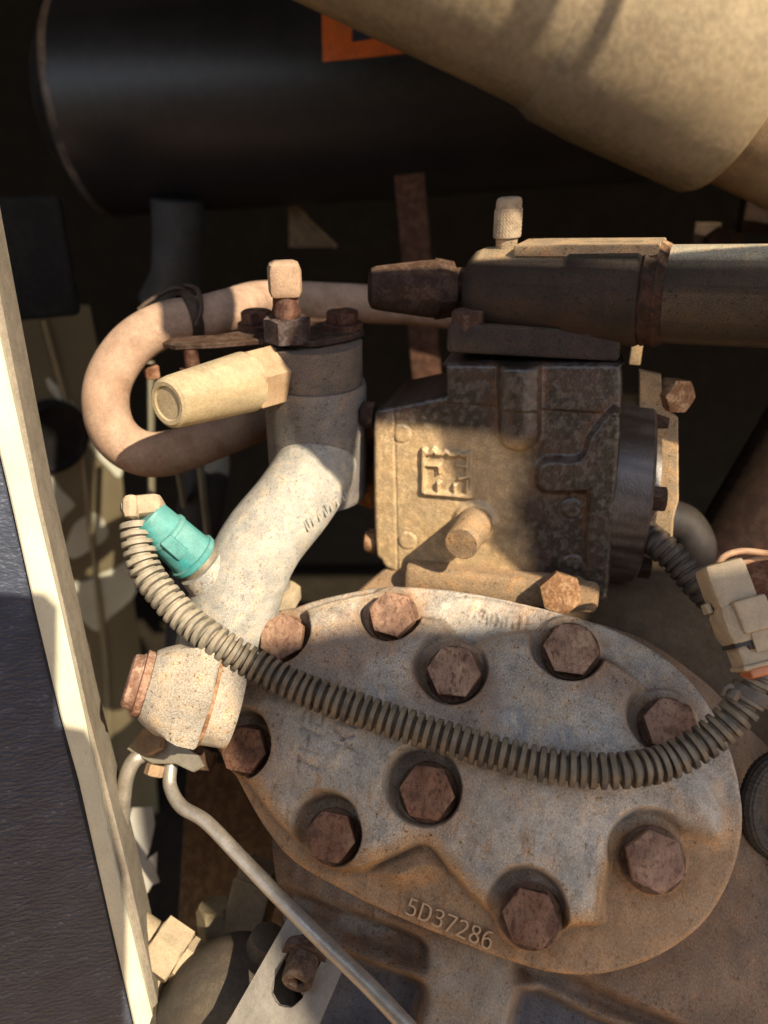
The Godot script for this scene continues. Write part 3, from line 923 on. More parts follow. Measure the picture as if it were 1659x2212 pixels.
	for k in 6:
		var g := TAU * k / 6.0 + 0.22
		var rp := ce + (GF.basis.z * cos(g) + GF.basis.y * sin(g)) * 0.0515
		part(ec, "cap_bolt", head(rp, u, 0.0115, 0.0195, 0.0078, k * 0.7), "rust", dkc, 25)
	# cast number of plates at the far right: flat brackets catching the sun along their edges
	var tc := coat(C(0.40, 0.29, 0.18), C(0.34, 0.23, 0.13), 50, C(0.42, 0.31, 0.20), 0.8)
	var rp := fr(X(1430, 1000, 0.475), D(-0.30, -0.42, 1.0))
	part(t, "side_bracket", prism(rp, poly(rp, [1380, 800, 1428, 810, 1432, 880, 1465, 905, 1466, 1080, 1455, 1120, 1452, 1180, 1462, 1195, 1455, 1215, 1380, 1215]), -0.006, 0.0, 0.0008), "cast", tc)
	var lb := X(1446, 850, 0.468)
	part(t, "bracket_bolt", head(lb, D(0.35, -0.35, 1.0), -0.002, 0.011, 0.0105, 0.4), "rust", tc, 25)
	var lc := X(1374, 760, 0.50)
	part(t, "small_clip", rbox(fr(lc, D(-0.3, -0.4, 1.0)), Vector3(0.007, 0.016, 0.006), 0.001), "cast", tc)
	# ---- the control cylinder lying across the top
	var a := X(1022, 628, 0.465)
	var b := X(1659, 641, 0.402)
	var ax := (b - a).normalized()
	var L := func(x: float) -> float: return alx(a, b, x)
	var vo := a
	var v := thing("control_cylinder", "horizontal dark rusty cylinder and pipe running off to the right edge above the valve", "pipe", vo)
	var rc := topped(C(0.027, 0.019, 0.013), C(0.042, 0.026, 0.017), 38)
	part(v, "cylinder_body", lathe(a, ax, [[-0.001, 0.0], [0.0, 0.0195], [0.003, 0.0225], [0.008, 0.0245], [L.call(1225), 0.0252], [L.call(1240), 0.0275], [L.call(1380), 0.0280], [L.call(1390), 0.0268], [L.call(1391), 0.0]], 64), "cast", rc)
	part(v, "thread_collar", lathe(a, ax, [[L.call(1386), 0.0], [L.call(1388), 0.0262], [L.call(1396), 0.0275], [L.call(1408), 0.0266], [L.call(1424), 0.0278], [L.call(1440), 0.0262], [L.call(1446), 0.0250], [L.call(1447), 0.0]], 64), "rust", topped(C(0.052, 0.030, 0.019), C(0.03, 0.02, 0.015), 120))
	part(v, "pipe", lathe(a, ax, [[L.call(1440), 0.0], [L.call(1442), 0.0255], [L.call(1900), 0.0258], [L.call(1901), 0.0]], 64), "cast", topped(C(0.030, 0.022, 0.015), C(0.075, 0.052, 0.032), 26, C(0.50, 0.43, 0.31)))
	var up := Vector3.UP
	var pm: Vector3 = a + ax * L.call(1262.0) + up * 0.0245
	part(v, "top_pad", rbox(Transform3D(Basis(ax, (up - ax * ax.dot(up)).normalized(), ax.cross((up - ax * ax.dot(up)).normalized())), pm), Vector3(0.076, 0.006, 0.030), 0.001), "cast", tc)
	# saddle that carries it on the valve
	part(v, "saddle", gbox(1240, 690, 1336, 745, -0.05, -0.002, 0.008), "oil", dkc)
	# knurled dust cap
	var kb: Vector3 = a + ax * L.call(1087.0) + up * 0.0235
	var k := thing("dust_cap", "small knurled metal dust cap standing on the control cylinder", "cap", kb)
	part(k, "stub", lathe(kb, up, [[-0.006, 0.0066], [0.0, 0.0066], [0.0005, 0.0060], [0.007, 0.0062], [0.0071, 0.0]], 28), "cast", tc)
	var all := []
	var kn := 34
	for i in kn + 1:
		var z := 0.0062 + 0.0152 * i / kn
		var l := PackedVector3Array()
		for j in 84:
			var g := TAU * j / 84.0
			var e := 1.0 if i > 1 and i < kn - 1 else 0.0
			var kk := maxf(absf(sin(g * 14.0 + z * 1500.0)), absf(sin(g * 14.0 - z * 1500.0)))
			var r := 0.0077 + e * 0.00035 * (1.0 - kk)
			if i == 0: r = 0.0072
			l.append(kb + up * z + (ax * cos(g) + ax.cross(up) * sin(g)) * r)
		all.append(l)
	for q in [[0.0218, 0.0072], [0.0250, 0.0072], [0.0268, 0.0066], [0.0276, 0.0052]]:
		var l := PackedVector3Array()
		for j in 84:
			var g := TAU * j / 84.0
			l.append(kb + up * q[0] + (ax * cos(g) + ax.cross(up) * sin(g)) * q[1])
		all.append(l)
	part(k, "knurled_cap", rings(all), "dust", coat(C(0.34, 0.28, 0.21), C(0.28, 0.22, 0.16), 90, C(0.40, 0.31, 0.21), 0.6), 30)
	# blunt dark plug at the left end of the cylinder
	var p0 := X(1034, 626, 0.468)
	var p1 := X(796, 622, 0.462)
	var pa := (p1 - p0).normalized()
	var pl := p0.distance_to(p1)
	var cp := thing("breather_plug", "dark tapered plug pointing left from the control cylinder", "fitting", p0)
	part(cp, "hexagon", lathe(p0, pa, [[0.0, 0.0125], [pl * 0.22, 0.0125], [pl * 0.23, 0.016, 1], [pl * 0.40, 0.0178, 1], [pl * 0.41, 0.0]], 48, 0.3), "rust", dkc, 28)
	part(cp, "taper", lathe(p0, pa, [[pl * 0.38, 0.0], [pl * 0.385, 0.0168], [pl * 0.52, 0.0160], [pl * 0.93, 0.0125], [pl * 0.98, 0.0112], [pl, 0.008], [pl * 1.002, 0.0]], 40), "rust", dkc)

# ---------------------------------------------------------------- hoses, fittings and the discharge elbow left of the valve
func pts(a: Array) -> Array:
	var o := []
	for q in a: o.append(X(q[0], q[1], q[2]))
	return o

func pipework() -> void:
	var dust := C(0.42, 0.30, 0.20)
	# pinkish heat hose
	var hp := curve(pts([[1000, 672, 0.60], [900, 662, 0.60], [760, 655, 0.595], [640, 650, 0.585], [560, 652, 0.555], [505, 668, 0.525], [440, 686, 0.51], [360, 700, 0.50], [290, 740, 0.493], [242, 805, 0.488], [228, 870, 0.486], [246, 935, 0.488], [295, 975, 0.494], [360, 980, 0.503], [450, 950, 0.517], [560, 905, 0.535], [660, 860, 0.55], [720, 830, 0.56]]), 8)
	solo("hose", "pinkish dusty rubber hose curling back on itself at the left", "hose", hp[60], sweep(hp, [0.0142, 0.0142, 0.0142, 0.0142, 0.0141, 0.0143, 0.0145, 0.0145], 36), "dust", coat(C(0.40, 0.27, 0.20), C(0.33, 0.215, 0.155), 30, C(0.48, 0.35, 0.27), 0.7))
	# cable tie round the hose
	var tc := X(408, 688, 0.507)
	var ta := (X(360, 700, 0.50) - X(450, 684, 0.513)).normalized()
	var rub := coat(C(0.03, 0.025, 0.022), C(0.05, 0.035, 0.03), 80, C(0.13, 0.09, 0.065), 0.6)
	var ti := thing("hose_tie", "black frayed tie wound round the curled hose", "cable tie", tc)
	part(ti, "band", lathe(tc, ta, [[-0.004, 0.0154], [-0.0035, 0.0172], [0.0, 0.0178], [0.0035, 0.0172], [0.004, 0.0154], [0.0, 0.0150], [-0.004, 0.0154]], 40), "rubber", rub)
	part(ti, "tail", sweep(curve([tc + D(0.1, 1, 0) * 0.017, tc + D(-0.45, 0.9, 0.1) * 0.021, tc + D(-0.9, 0.35, 0.3) * 0.026, tc + D(-1.0, 0.1, 0.3) * 0.031], 5), 0.0016, 8), "rubber", rub)
	part(ti, "strand", sweep(curve([tc + D(0.5, -0.5, 0.9) * 0.018, tc + D(0.65, 0.1, 0.9) * 0.020, tc + D(0.4, 0.8, 0.5) * 0.020, tc + D(-0.1, 1, 0.1) * 0.021], 5), 0.0016, 8), "rubber", rub)
	# upright column of the discharge valve
	var c0 := X(690, 1052, 0.515)
	var up := Vector3.UP
	var top := X(690, 752, 0.495)
	var gc := coat(C(0.19, 0.185, 0.19), C(0.25, 0.235, 0.225), 40, C(0.22, 0.17, 0.13), 0.6)
	var ch := 0.096
	var col := thing("valve_column", "grey upright cast cylinder with a seam round its middle behind the elbow", "machine part", c0)
	part(col, "lower_barrel", lathe(c0, up, [[-0.004, 0.0], [-0.004, 0.030], [0.0, 0.0315], [0.068, 0.0315], [0.0715, 0.0305], [0.072, 0.0]], 56), "cast", gc)
	part(col, "upper_barrel", lathe(c0, up, [[0.0705, 0.0], [0.071, 0.0285], [0.0735, 0.0292], [ch, 0.0292], [ch + 0.0005, 0.0]], 56), "cast", coat(C(0.13, 0.12, 0.115), C(0.18, 0.15, 0.13), 35, C(0.22, 0.16, 0.12), 0.6))
	# rusty bracket plate lying on the column, with its fixings
	var pt := c0 + up * (ch + 0.001)
	var bf := fr(pt, up, -cam.z)
	var bp := thing("bracket_plate", "rusty dark flat bracket plate bolted over the grey column", "bracket", pt)
	part(bp, "plate", prism(bf, poly(bf, [352, 752, 375, 740, 470, 735, 545, 722, 585, 704, 640, 696, 740, 700, 783, 712, 787, 726, 760, 737, 690, 751, 630, 752, 560, 746, 470, 754, 380, 758]), 0.0, 0.0035, 0.0007), "rust", coat(C(0.06, 0.042, 0.035), C(0.04, 0.032, 0.03), 70, C(0.12, 0.085, 0.06), 0.6))
	var rs := coat(C(0.12, 0.065, 0.048), C(0.07, 0.042, 0.036), 100, C(0.22, 0.14, 0.10), 0.6)
	for q in [[740, 708, 0.010], [556, 708, 0.0095]]:
		var e := onp(bf, q[0], q[1], 0.0035)
		var b := part(bp, "plate_bolt", head(e, up, 0.003, 0.0105, q[2], 0.3), "rust", rs, 25)
		part(b, "washer", lathe(e, up, [[0.0, q[2] * 1.25], [0.003, q[2] * 1.25], [0.0031, 0.0]], 32), "rust", rs)
	var ub := X(412, 762, 0.50)
	part(bp, "clamp_stud", lathe(ub, -up, [[-0.004, 0.0048], [0.010, 0.0048], [0.0102, 0.0085, 1], [0.016, 0.0085, 1], [0.0161, 0.0045], [0.022, 0.0045], [0.0221, 0.0]], 48), "rust", rs, 28)
	var uc := X(326, 800, 0.51)
	part(bp, "clamp_nut", head(X(326, 790, 0.51), -up, 0.0, 0.008, 0.005, 0.0), "rust", coat(C(0.34, 0.2, 0.14), C(0.28, 0.16, 0.1), 80), 25)
	# square headed stem
	var sb := onp(bf, 622, 735, 0.0035)
	var st := thing("stem", "pale square headed adjusting stem in a dark nut on the bracket plate", "bolt", sb)
	part(st, "nut", lathe(sb, up, [[0.0, 0.0135, 1], [0.0135, 0.0135, 2], [0.0137, 0.0]], 48, 0.25), "rust", coat(C(0.075, 0.07, 0.075), C(0.055, 0.048, 0.05), 70, C(0.14, 0.115, 0.10), 0.6), 25)
	part(st, "shank", lathe(sb, up, [[0.013, 0.0], [0.0132, 0.0075], [0.0165, 0.0085], [0.020, 0.0075], [0.0275, 0.0072], [0.028, 0.0]], 32), "rust", rs)
	part(st, "square_head", rbox(Transform3D(Basis(up, 0.16), sb + up * 0.0345), Vector3(0.0185, 0.0195, 0.0185), 0.0042), "dust", coat(C(0.40, 0.28, 0.20), C(0.36, 0.24, 0.17), 80, C(0.45, 0.33, 0.24), 0.8))
	# brass safety nozzle
	var z0 := X(360, 872, 0.402)
	var z1 := X(668, 788, 0.492)
	var za := (z1 - z0).normalized()
	var zl := z0.distance_to(z1)
	var nz_ := thing("relief_nozzle", "dusty brass tapered relief nozzle pointing out to the lower left", "fitting", z0)
	var br := coat(C(0.42, 0.35, 0.22), C(0.38, 0.30, 0.18), 60, C(0.46, 0.38, 0.27), 0.7)
	part(nz_, "barrel", lathe(z0, za, [[0.0012, 0.0], [0.0012, 0.0086], [0.0002, 0.0092], [0.0, 0.0112], [0.0014, 0.0130], [0.006, 0.0138], [zl * 0.50, 0.0172], [zl * 0.505, 0.0]], 48), "dust", br)
	part(nz_, "hexagon", lathe(z0, za, [[zl * 0.47, 0.014], [zl * 0.49, 0.0185, 1], [zl * 0.66, 0.0190, 1], [zl * 0.70, 0.0165, 1], [zl * 0.705, 0.0]], 48, 0.2), "dust", coat(C(0.42, 0.30, 0.19), C(0.38, 0.26, 0.16), 60, C(0.45, 0.33, 0.22), 0.8), 28)
	part(nz_, "neck", lathe(z0, za, [[zl * 0.69, 0.0], [zl * 0.695, 0.0115], [zl * 1.15, 0.0115], [zl * 1.151, 0.0]], 36), "rust", coat(C(0.10, 0.065, 0.05), C(0.14, 0.09, 0.065), 50))
	# cast discharge elbow
	var ep := curve(pts([[712, 900, 0.520], [705, 950, 0.507], [682, 1010, 0.489], [634, 1085, 0.470], [570, 1165, 0.457], [530, 1240, 0.451], [505, 1310, 0.452], [490, 1380, 0.458], [480, 1440, 0.468]]), 9)
	var gr := C(0.48, 0.465, 0.425)
	var ec := coat(gr, C(0.40, 0.385, 0.35), 55, C(0.48, 0.43, 0.36), 0.4)
	var el := thing("discharge_elbow", "pale grey pitted cast elbow curving down from the column to the end cover", "pipe elbow", ep[30])
	part(el, "casting", sweep(ep, [0.0235, 0.0245, 0.0246, 0.0240, 0.0240, 0.0255, 0.0280, 0.029], 56), "pitted", ec)
	var se := X(437, 1220, 0.440)
	var sa := D(-0.60, 0.66, 0.45)
	part(el, "sensor_boss", lathe(se, sa, [[-0.020, 0.0185], [-0.006, 0.0165], [0.001, 0.0150], [0.0012, 0.0]], 40), "cast", ec)
	# raised foundry letters on its flank
	var ca := 40
	var letters := PackedVector3Array()
	for i in 7:
		var q := X(662 + i * 13, 1136 - i * 10.5, 0.40)
		var ray := (q - EYE).normalized()
		for k in 400:
			var near := 1.0
			for e in ep: near = minf(near, e.distance_to(q))
			if near < 0.0248: break
			q += ray * 0.0004
		var side_v := D(0.72, 0.62, 0.0)
		var upv := D(-0.40, 0.85, 0.25)
		for s in [[[0, -1, 0, 1]], [[0, -1, 0, 1], [0.8, -1, 0.8, 1], [0, -1, 0.8, -1]], [[0, -1, 0, 1], [0, 1, 0.8, 1], [0, 0, 0.7, 0]]][(i * 2 + 1) % 3]:
			letters.append_array(sweep(PackedVector3Array([q + side_v * s[0] * 0.0022 + upv * s[1] * 0.0028, q + side_v * s[2] * 0.0022 + upv * s[3] * 0.0028]), 0.0007, 6))
	part(el, "raised_letters", letters, "pitted", ec).set_meta("kind", "stuff")
	# sensor with teal cap
	var sn := thing("sensor", "steel sensor with a teal plastic cap screwed into the elbow", "sensor", se)
	part(sn, "steel_collar", lathe(se, sa, [[0.0, 0.0], [0.0004, 0.0118], [0.006, 0.0118], [0.0062, 0.0]], 40), "steel", coat(C(0.45, 0.42, 0.36), C(0.4, 0.35, 0.28), 60, C(0.45, 0.36, 0.26), 0.5))
	var teal := coat(C(0.035, 0.29, 0.31), C(0.07, 0.34, 0.35), 55, C(0.36, 0.40, 0.36), 0.32)
	part(sn, "teal_cap", lathe(se, sa, [[0.004, 0.0], [0.0045, 0.0132], [0.0060, 0.0140], [0.0085, 0.0138], [0.010, 0.0130], [0.026, 0.0122], [0.0265, 0.0128], [0.0285, 0.0126], [0.0295, 0.0112], [0.041, 0.0105], [0.0425, 0.0095], [0.043, 0.0]], 44), "plastic", teal)
	part(sn, "lock_tab", rbox(Transform3D(Basis(sa.cross(cam.z).normalized(), sa, sa.cross(cam.z).cross(sa).normalized()), se + sa * 0.0225 + sa.cross(cam.z).cross(sa).normalized() * 0.0125), Vector3(0.0075, 0.014, 0.003), 0.001), "plastic", teal)
	part(sn, "lower_lip", lathe(se, sa, [[0.0058, 0.0], [0.0060, 0.0146], [0.0085, 0.0147], [0.0090, 0.0138], [0.0091, 0.0]], 44), "plastic", teal)
	var bo := X(312, 1098, 0.420)
	var bb := fr(bo, D(0.1, 0.25, 1.0))
	var sc := coat(C(0.44, 0.37, 0.28), C(0.38, 0.31, 0.23), 70, C(0.46, 0.37, 0.27), 0.7)
	part(sn, "boot", rbox(bb * Transform3D(Basis(Vector3(0, 0, 1), 0.05), Vector3(-0.001, 0.001, -0.003)), Vector3(0.0225, 0.0125, 0.019), 0.005), "dust", sc)
	part(sn, "boot_rib", rbox(bb * Transform3D(Basis(), Vector3(-0.006, 0.0, -0.0005)), Vector3(0.009, 0.0135, 0.0185), 0.004), "dust", sc)

# ---------------------------------------------------------------- the corrugated conduit and its connector
func conduit(p: PackedVector3Array, r: float, groove: float, pitch: float, seg := 24) -> PackedVector3Array:
	var run := [0.0]
	for i in range(1, p.size()): run.append(run[i - 1] + p[i].distance_to(p[i - 1]))
	var total: float = run[p.size() - 1]
	var q := PackedVector3Array()
	var rad := PackedFloat32Array()
	var k := int(total / pitch)
	var j := 0
	for i in k:
		var jig := n1.get_noise_1d(i * 13.7) * 0.05
		for e in [[0.02, 1.0 - 0.2], [0.07, 1.0], [0.30, 1.03], [0.55 + jig, 1.0], [0.61 + jig, 0.75], [0.66 + jig, 0.0], [0.96, 0.0]]:
			var s: float = (i + e[0]) * pitch
			while j < p.size() - 2 and run[j + 1] < s: j += 1
			q.append(p[j].lerp(p[j + 1], (s - run[j]) / maxf(run[j + 1] - run[j], 1e-6)))
			rad.append((r - groove * (1.0 - e[1])) * (1.0 + 0.016 * n1.get_noise_1d(i * 5.3)))
	return sweep(q, Array(rad), seg)

func over(x: float, y: float, h: float) -> Vector3:
	return onp(CF, x, y, h + (0.006 if x < 1400 else 0.003))

func wiring() -> void:
	var cp := curve([X(293, 1132, 0.4195), X(298, 1180, 0.417), X(318, 1237, 0.415), X(362, 1296, 0.412), X(415, 1347, 0.409), X(475, 1392, 0.405), over(552, 1438, 0.034), over(650, 1487, 0.031), over(750, 1524, 0.0295), over(850, 1558, 0.0285), over(950, 1590, 0.0280), over(1050, 1620, 0.0280), over(1150, 1647, 0.0280), over(1250, 1663, 0.0278), over(1350, 1664, 0.0275), over(1440, 1645, 0.027), over(1520, 1603, 0.027), over(1590, 1543, 0.030), over(1632, 1478, 0.034), over(1652, 1420, 0.038)], 30)
	var cd := thing("corrugated_conduit", "dusty black corrugated conduit sagging across the end cover", "conduit", cp[270])
	for i in range(4, cp.size() - 4): cp[i] += Vector3(n1.get_noise_1d(i * 0.02), n1.get_noise_1d(i * 0.02 + 50.0), 0) * 0.0006
	var dusty_tube := coat(C(0.055, 0.053, 0.054), C(0.095, 0.088, 0.082), 50, C(0.36, 0.27, 0.16), 0.46)
	var sunlit_tube := coat(C(0.18, 0.17, 0.15), C(0.24, 0.22, 0.19), 50, C(0.46, 0.40, 0.30), 0.6)  # paler dust colour standing for sunlight on the upper left end
	part(cd, "corrugated_tube", conduit(cp, 0.0085, 0.0028, 0.0047), "plastic", func(p: Vector3, n: Vector3) -> Color: return dusty_tube.call(p, n).lerp(sunlit_tube.call(p, n), sm(-0.06, -0.10, p.x)), 50)
	# tie round the conduit near the connector
	var tp := over(1622, 1500, 0.032)
	var tdir := (over(1632, 1478, 0.034) - over(1590, 1543, 0.030)).normalized()
	var ti := thing("conduit_tie", "black cable tie with a knotted head on the conduit below the connector", "cable tie", tp)
	var bk := coat(C(0.035, 0.035, 0.038), C(0.06, 0.055, 0.055), 60, C(0.2, 0.16, 0.12), 0.5)
	part(ti, "band", lathe(tp, tdir, [[-0.0025, 0.0085], [-0.0022, 0.0098], [0.0022, 0.0098], [0.0025, 0.0085], [0.0, 0.0080], [-0.0025, 0.0085]], 32), "plastic", bk)
	part(ti, "head_block", rbox(Transform3D(Basis(tdir, D(0.3, 0.9, 0.2).cross(tdir).normalized(), tdir.cross(D(0.3, 0.9, 0.2).cross(tdir)).normalized()), X(1580, 1496, 0.352)), Vector3(0.006, 0.0075, 0.0055), 0.0015), "plastic", bk)
	part(ti, "tail", sweep(curve([X(1592, 1500, 0.352), X(1578, 1482, 0.350), X(1564, 1488, 0.349), X(1560, 1500, 0.350)], 5), 0.0012, 8), "plastic", bk)
	# two-piece connector
	var a := X(1552, 1222, 0.378)
	var b := X(1632, 1440, 0.366)
	var ay := (a - b).normalized()
	var nn := D(-0.12, 0.42, 1.0)
	nn = (nn - ay * nn.dot(ay)).normalized()
	var B := Basis(ay.cross(nn), ay, nn)
	var L := a.distance_to(b)
	var cn := thing("connector", "grey beige two piece plug connector joining conduit and wires at the right edge", "connector", b)
	var pc := coat(C(0.33, 0.27, 0.19), C(0.38, 0.31, 0.22), 50, C(0.40, 0.30, 0.19), 0.7)
	var P := func(x: float, y: float, z: float) -> Transform3D: return Transform3D(B, b + ay * (L * y) + B.x * x + nn * z)
	part(cn, "rear_shell", rbox(P.call(0.0, 0.80, 0.0), Vector3(0.0195, L * 0.44, 0.0185), 0.0028), "plastic", pc)
	part(cn, "front_shell", rbox(P.call(0.001, 0.43, 0.0), Vector3(0.0240, L * 0.42, 0.0215), 0.0055), "plastic", pc)
	part(cn, "latch_cover", rbox(P.call(0.0035, 0.47, 0.0105), Vector3(0.0155, L * 0.32, 0.0055), 0.0016), "plastic", pc)
	part(cn, "plug_body", rbox(P.call(0.002, 0.14, -0.0015), Vector3(0.0195, L * 0.34, 0.0165), 0.0025), "plastic", pc)
	part(cn, "latch", rbox(P.call(0.0035, 0.23, 0.0095) * Transform3D(Basis(Vector3(1, 0, 0), 0.12), Vector3.ZERO), Vector3(0.0085, L * 0.20, 0.0016), 0.0006), "plastic", pc)
	part(cn, "plug_rim", rbox(P.call(0.002, 0.015, -0.001), Vector3(0.0212, 0.0022, 0.0182), 0.0009), "plastic", pc)
	part(cn, "seam_gap", rbox(P.call(0.0015, 0.255, -0.001), Vector3(0.0216, 0.0016, 0.0192), 0.003), "plastic", coat(C(0.03, 0.025, 0.02), C(0.05, 0.04, 0.03), 50, C(0.08, 0.06, 0.04), 0.2))
	part(cn, "latch_window", rbox(P.call(0.0035, 0.25, 0.0075), Vector3(0.0125, L * 0.17, 0.0012), 0.0004), "plastic", coat(C(0.03, 0.025, 0.02), C(0.05, 0.04, 0.03), 50, C(0.1, 0.08, 0.05), 0.3))
	part(cn, "orange_seal", rbox(P.call(0.003, -0.035, -0.001), Vector3(0.0175, 0.0060, 0.0150), 0.0020), "plastic", coat(C(0.46, 0.14, 0.06), C(0.40, 0.13, 0.06), 60, C(0.42, 0.22, 0.12), 0.5))
	part(cn, "hinge_tab", rbox(P.call(-0.0115, 0.63, -0.002), Vector3(0.003, 0.005, 0.007), 0.0008), "plastic", pc)
	# wires
	var wc := coat(C(0.42, 0.24, 0.14), C(0.36, 0.20, 0.12), 40, C(0.42, 0.29, 0.2), 0.6)
	solo("wire", "upper of the two dusty orange wires arching out of the connector", "wire", a, sweep(curve(pts([[1548, 1232, 0.380], [1562, 1204, 0.379], [1598, 1191, 0.378], [1645, 1194, 0.376], [1700, 1206, 0.374], [1800, 1260, 0.38], [1900, 1340, 0.40], [2100, 1480, 0.48]]), 8), 0.0016, 12), "plastic", wc, "wires from the connector")
	solo("wire", "lower of the two dusty orange wires leaving the connector", "wire", a, sweep(curve(pts([[1575, 1232, 0.383], [1600, 1217, 0.383], [1640, 1205, 0.381], [1700, 1204, 0.379], [1800, 1240, 0.385], [1900, 1320, 0.405], [2100, 1470, 0.485]]), 8), 0.0016, 12), "plastic", wc, "wires from the connector")

# ---------------------------------------------------------------- the canopy upright at the left and what hangs behind it
func canopy_frame() -> void:
	var f := fr(X(170, 1500, 0.40), D(0.25, -0.15, 1.0))
	var o := f.origin
	var t := thing("door_post", "cream painted upright door post crossing the left edge", "post", o)
	var cream := coat(C(0.62, 0.60, 0.48), C(0.57, 0.55, 0.44), 14, C(0.52, 0.45, 0.33), 0.25)
	var grit := coat(C(0.27, 0.245, 0.21), C(0.21, 0.19, 0.165), 40, C(0.32, 0.27, 0.21), 0.4)
	part(t, "post_face", prism(f, poly(f, [-235, -300, -200, -300, -18, 640, 0, 733, 62, 1020, 73, 1074, 129, 1308, 181, 1543, 254, 1890, 333, 2212, 420, 2600, 375, 2600, 288, 2212, 215, 1890, 170, 1690, 129, 1543, 73, 1308, 21, 1074, -6, 960, -60, 730]), -0.03, 0.0, 0.001), "paint", cream)
	var f2 := Transform3D(f.basis, f.origin - f.basis.z * 0.010)
	part(t, "edge_trim", prism(f2, poly(f2, [-175, -300, 15, 700, 87, 1074, 141, 1308, 193, 1543, 245, 1745, 281, 1890, 353, 2212, 440, 2600, 410, 2600, 326, 2212, 247, 1890, 174, 1543, 122, 1308, 66, 1074, -18, 690, -205, -300]), -0.04, 0.004, 0.0015), "dust", grit)
	var f3 := Transform3D(f.basis, f.origin - f.basis.z * 0.004)
	solo("side_panel", "dark blue grey textured canopy panel with dust streaks at the lower left edge", "panel", o, prism(f3, poly(f3, [-900, -300, -230, -300, -60, 700, 0, 960, 25, 1074, 77, 1308, 133, 1543, 219, 1890, 292, 2212, 380, 2600, -900, 2600]), -0.02, 0.0, 0.002), "vinyl", coat(C(0.17, 0.225, 0.36), C(0.22, 0.275, 0.40), 12, C(0.32, 0.31, 0.31), 0.2))
	# cream inner wall, its shade put into a dark base colour
	var wf := fr(X(220, 1250, 0.98), D(0.70, -0.35, 0.62))
	var wall := thing("shade_painted_wall", "cream inner wall behind the hose, painted dark for shade", "wall", wf.origin)
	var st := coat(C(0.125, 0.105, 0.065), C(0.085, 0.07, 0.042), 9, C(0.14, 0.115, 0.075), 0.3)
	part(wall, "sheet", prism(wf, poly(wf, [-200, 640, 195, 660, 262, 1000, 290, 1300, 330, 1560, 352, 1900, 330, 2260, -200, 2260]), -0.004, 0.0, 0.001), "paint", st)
	part(wall, "bead", sweep(PackedVector3Array([onp(wf, 95, 690, 0.002), onp(wf, 180, 1000, 0.002), onp(wf, 228, 1420, 0.002), onp(wf, 250, 1900, 0.002)]), 0.004, 10), "paint", st)
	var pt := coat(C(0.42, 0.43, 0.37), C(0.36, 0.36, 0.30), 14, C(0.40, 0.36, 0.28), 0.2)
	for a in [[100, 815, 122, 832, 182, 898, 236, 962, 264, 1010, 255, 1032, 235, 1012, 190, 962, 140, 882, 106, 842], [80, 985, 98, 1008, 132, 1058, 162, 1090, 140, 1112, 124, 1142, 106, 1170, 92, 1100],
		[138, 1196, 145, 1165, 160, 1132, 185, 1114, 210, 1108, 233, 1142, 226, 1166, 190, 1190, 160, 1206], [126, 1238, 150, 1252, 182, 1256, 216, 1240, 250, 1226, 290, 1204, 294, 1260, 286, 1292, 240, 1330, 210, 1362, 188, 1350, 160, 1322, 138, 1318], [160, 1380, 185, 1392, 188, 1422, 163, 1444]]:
		part(wall, "painted_sun_patch", prism(wf, rounded(poly(wf, a), 2), 0.0004, 0.0012, 0.0003), "paint", pt)  # patches of sun on the wall, painted as thin pale shapes
	var hc := onp(wf, 110, 942, 0.0)
	solo("grommet", "black oval rubber grommet in the darkened inner panel", "grommet", hc, lathe(hc, wf.basis.z, [[-0.002, 0.0], [-0.001, 0.042], [0.008, 0.041], [0.010, 0.036], [0.006, 0.032], [0.006, 0.0]], 40), "dark", coat(C(0.012, 0.012, 0.014), C(0.02, 0.018, 0.018), 20, C(0.03, 0.03, 0.03), 0.3))
	# flat dark box higher up at the left
	solo("wall_box", "dark box on the left inner panel below the tank", "box", X(60, 560, 0.68), rbox(fr(X(40, 560, 0.68), D(0.45, -0.40, 1.0)), Vector3(0.085, 0.10, 0.03), 0.006), "dark", coat(C(0.018, 0.02, 0.02), C(0.024, 0.024, 0.022), 10, C(0.04, 0.035, 0.03), 0.3))
	# slim struts between hose and elbow
	for q in [[325, 780, 330, 1290, 0.72, 0.006], [432, 1000, 452, 1180, 0.70, 0.006], [385, 1010, 398, 1090, 0.69, 0.005]]:
		var pa := X(q[0], q[1], q[4])
		var pb := X(q[2], q[3], q[4] + 0.03)
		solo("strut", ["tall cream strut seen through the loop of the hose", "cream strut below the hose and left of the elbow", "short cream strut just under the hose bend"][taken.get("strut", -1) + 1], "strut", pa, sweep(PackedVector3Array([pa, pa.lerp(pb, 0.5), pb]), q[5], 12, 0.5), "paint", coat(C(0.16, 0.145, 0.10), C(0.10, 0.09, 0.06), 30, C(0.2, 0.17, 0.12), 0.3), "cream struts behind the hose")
	solo("cable_run", "thick dark cable hanging behind the hose and elbow", "cable", X(420, 1000, 0.74), sweep(curve(pts([[455, 900, 0.72], [440, 1050, 0.74], [420, 1200, 0.76], [405, 1400, 0.78]]), 6), 0.022, 16), "rubber", coat(C(0.014, 0.016, 0.022), C(0.02, 0.02, 0.024), 20, C(0.03, 0.03, 0.03), 0.3))

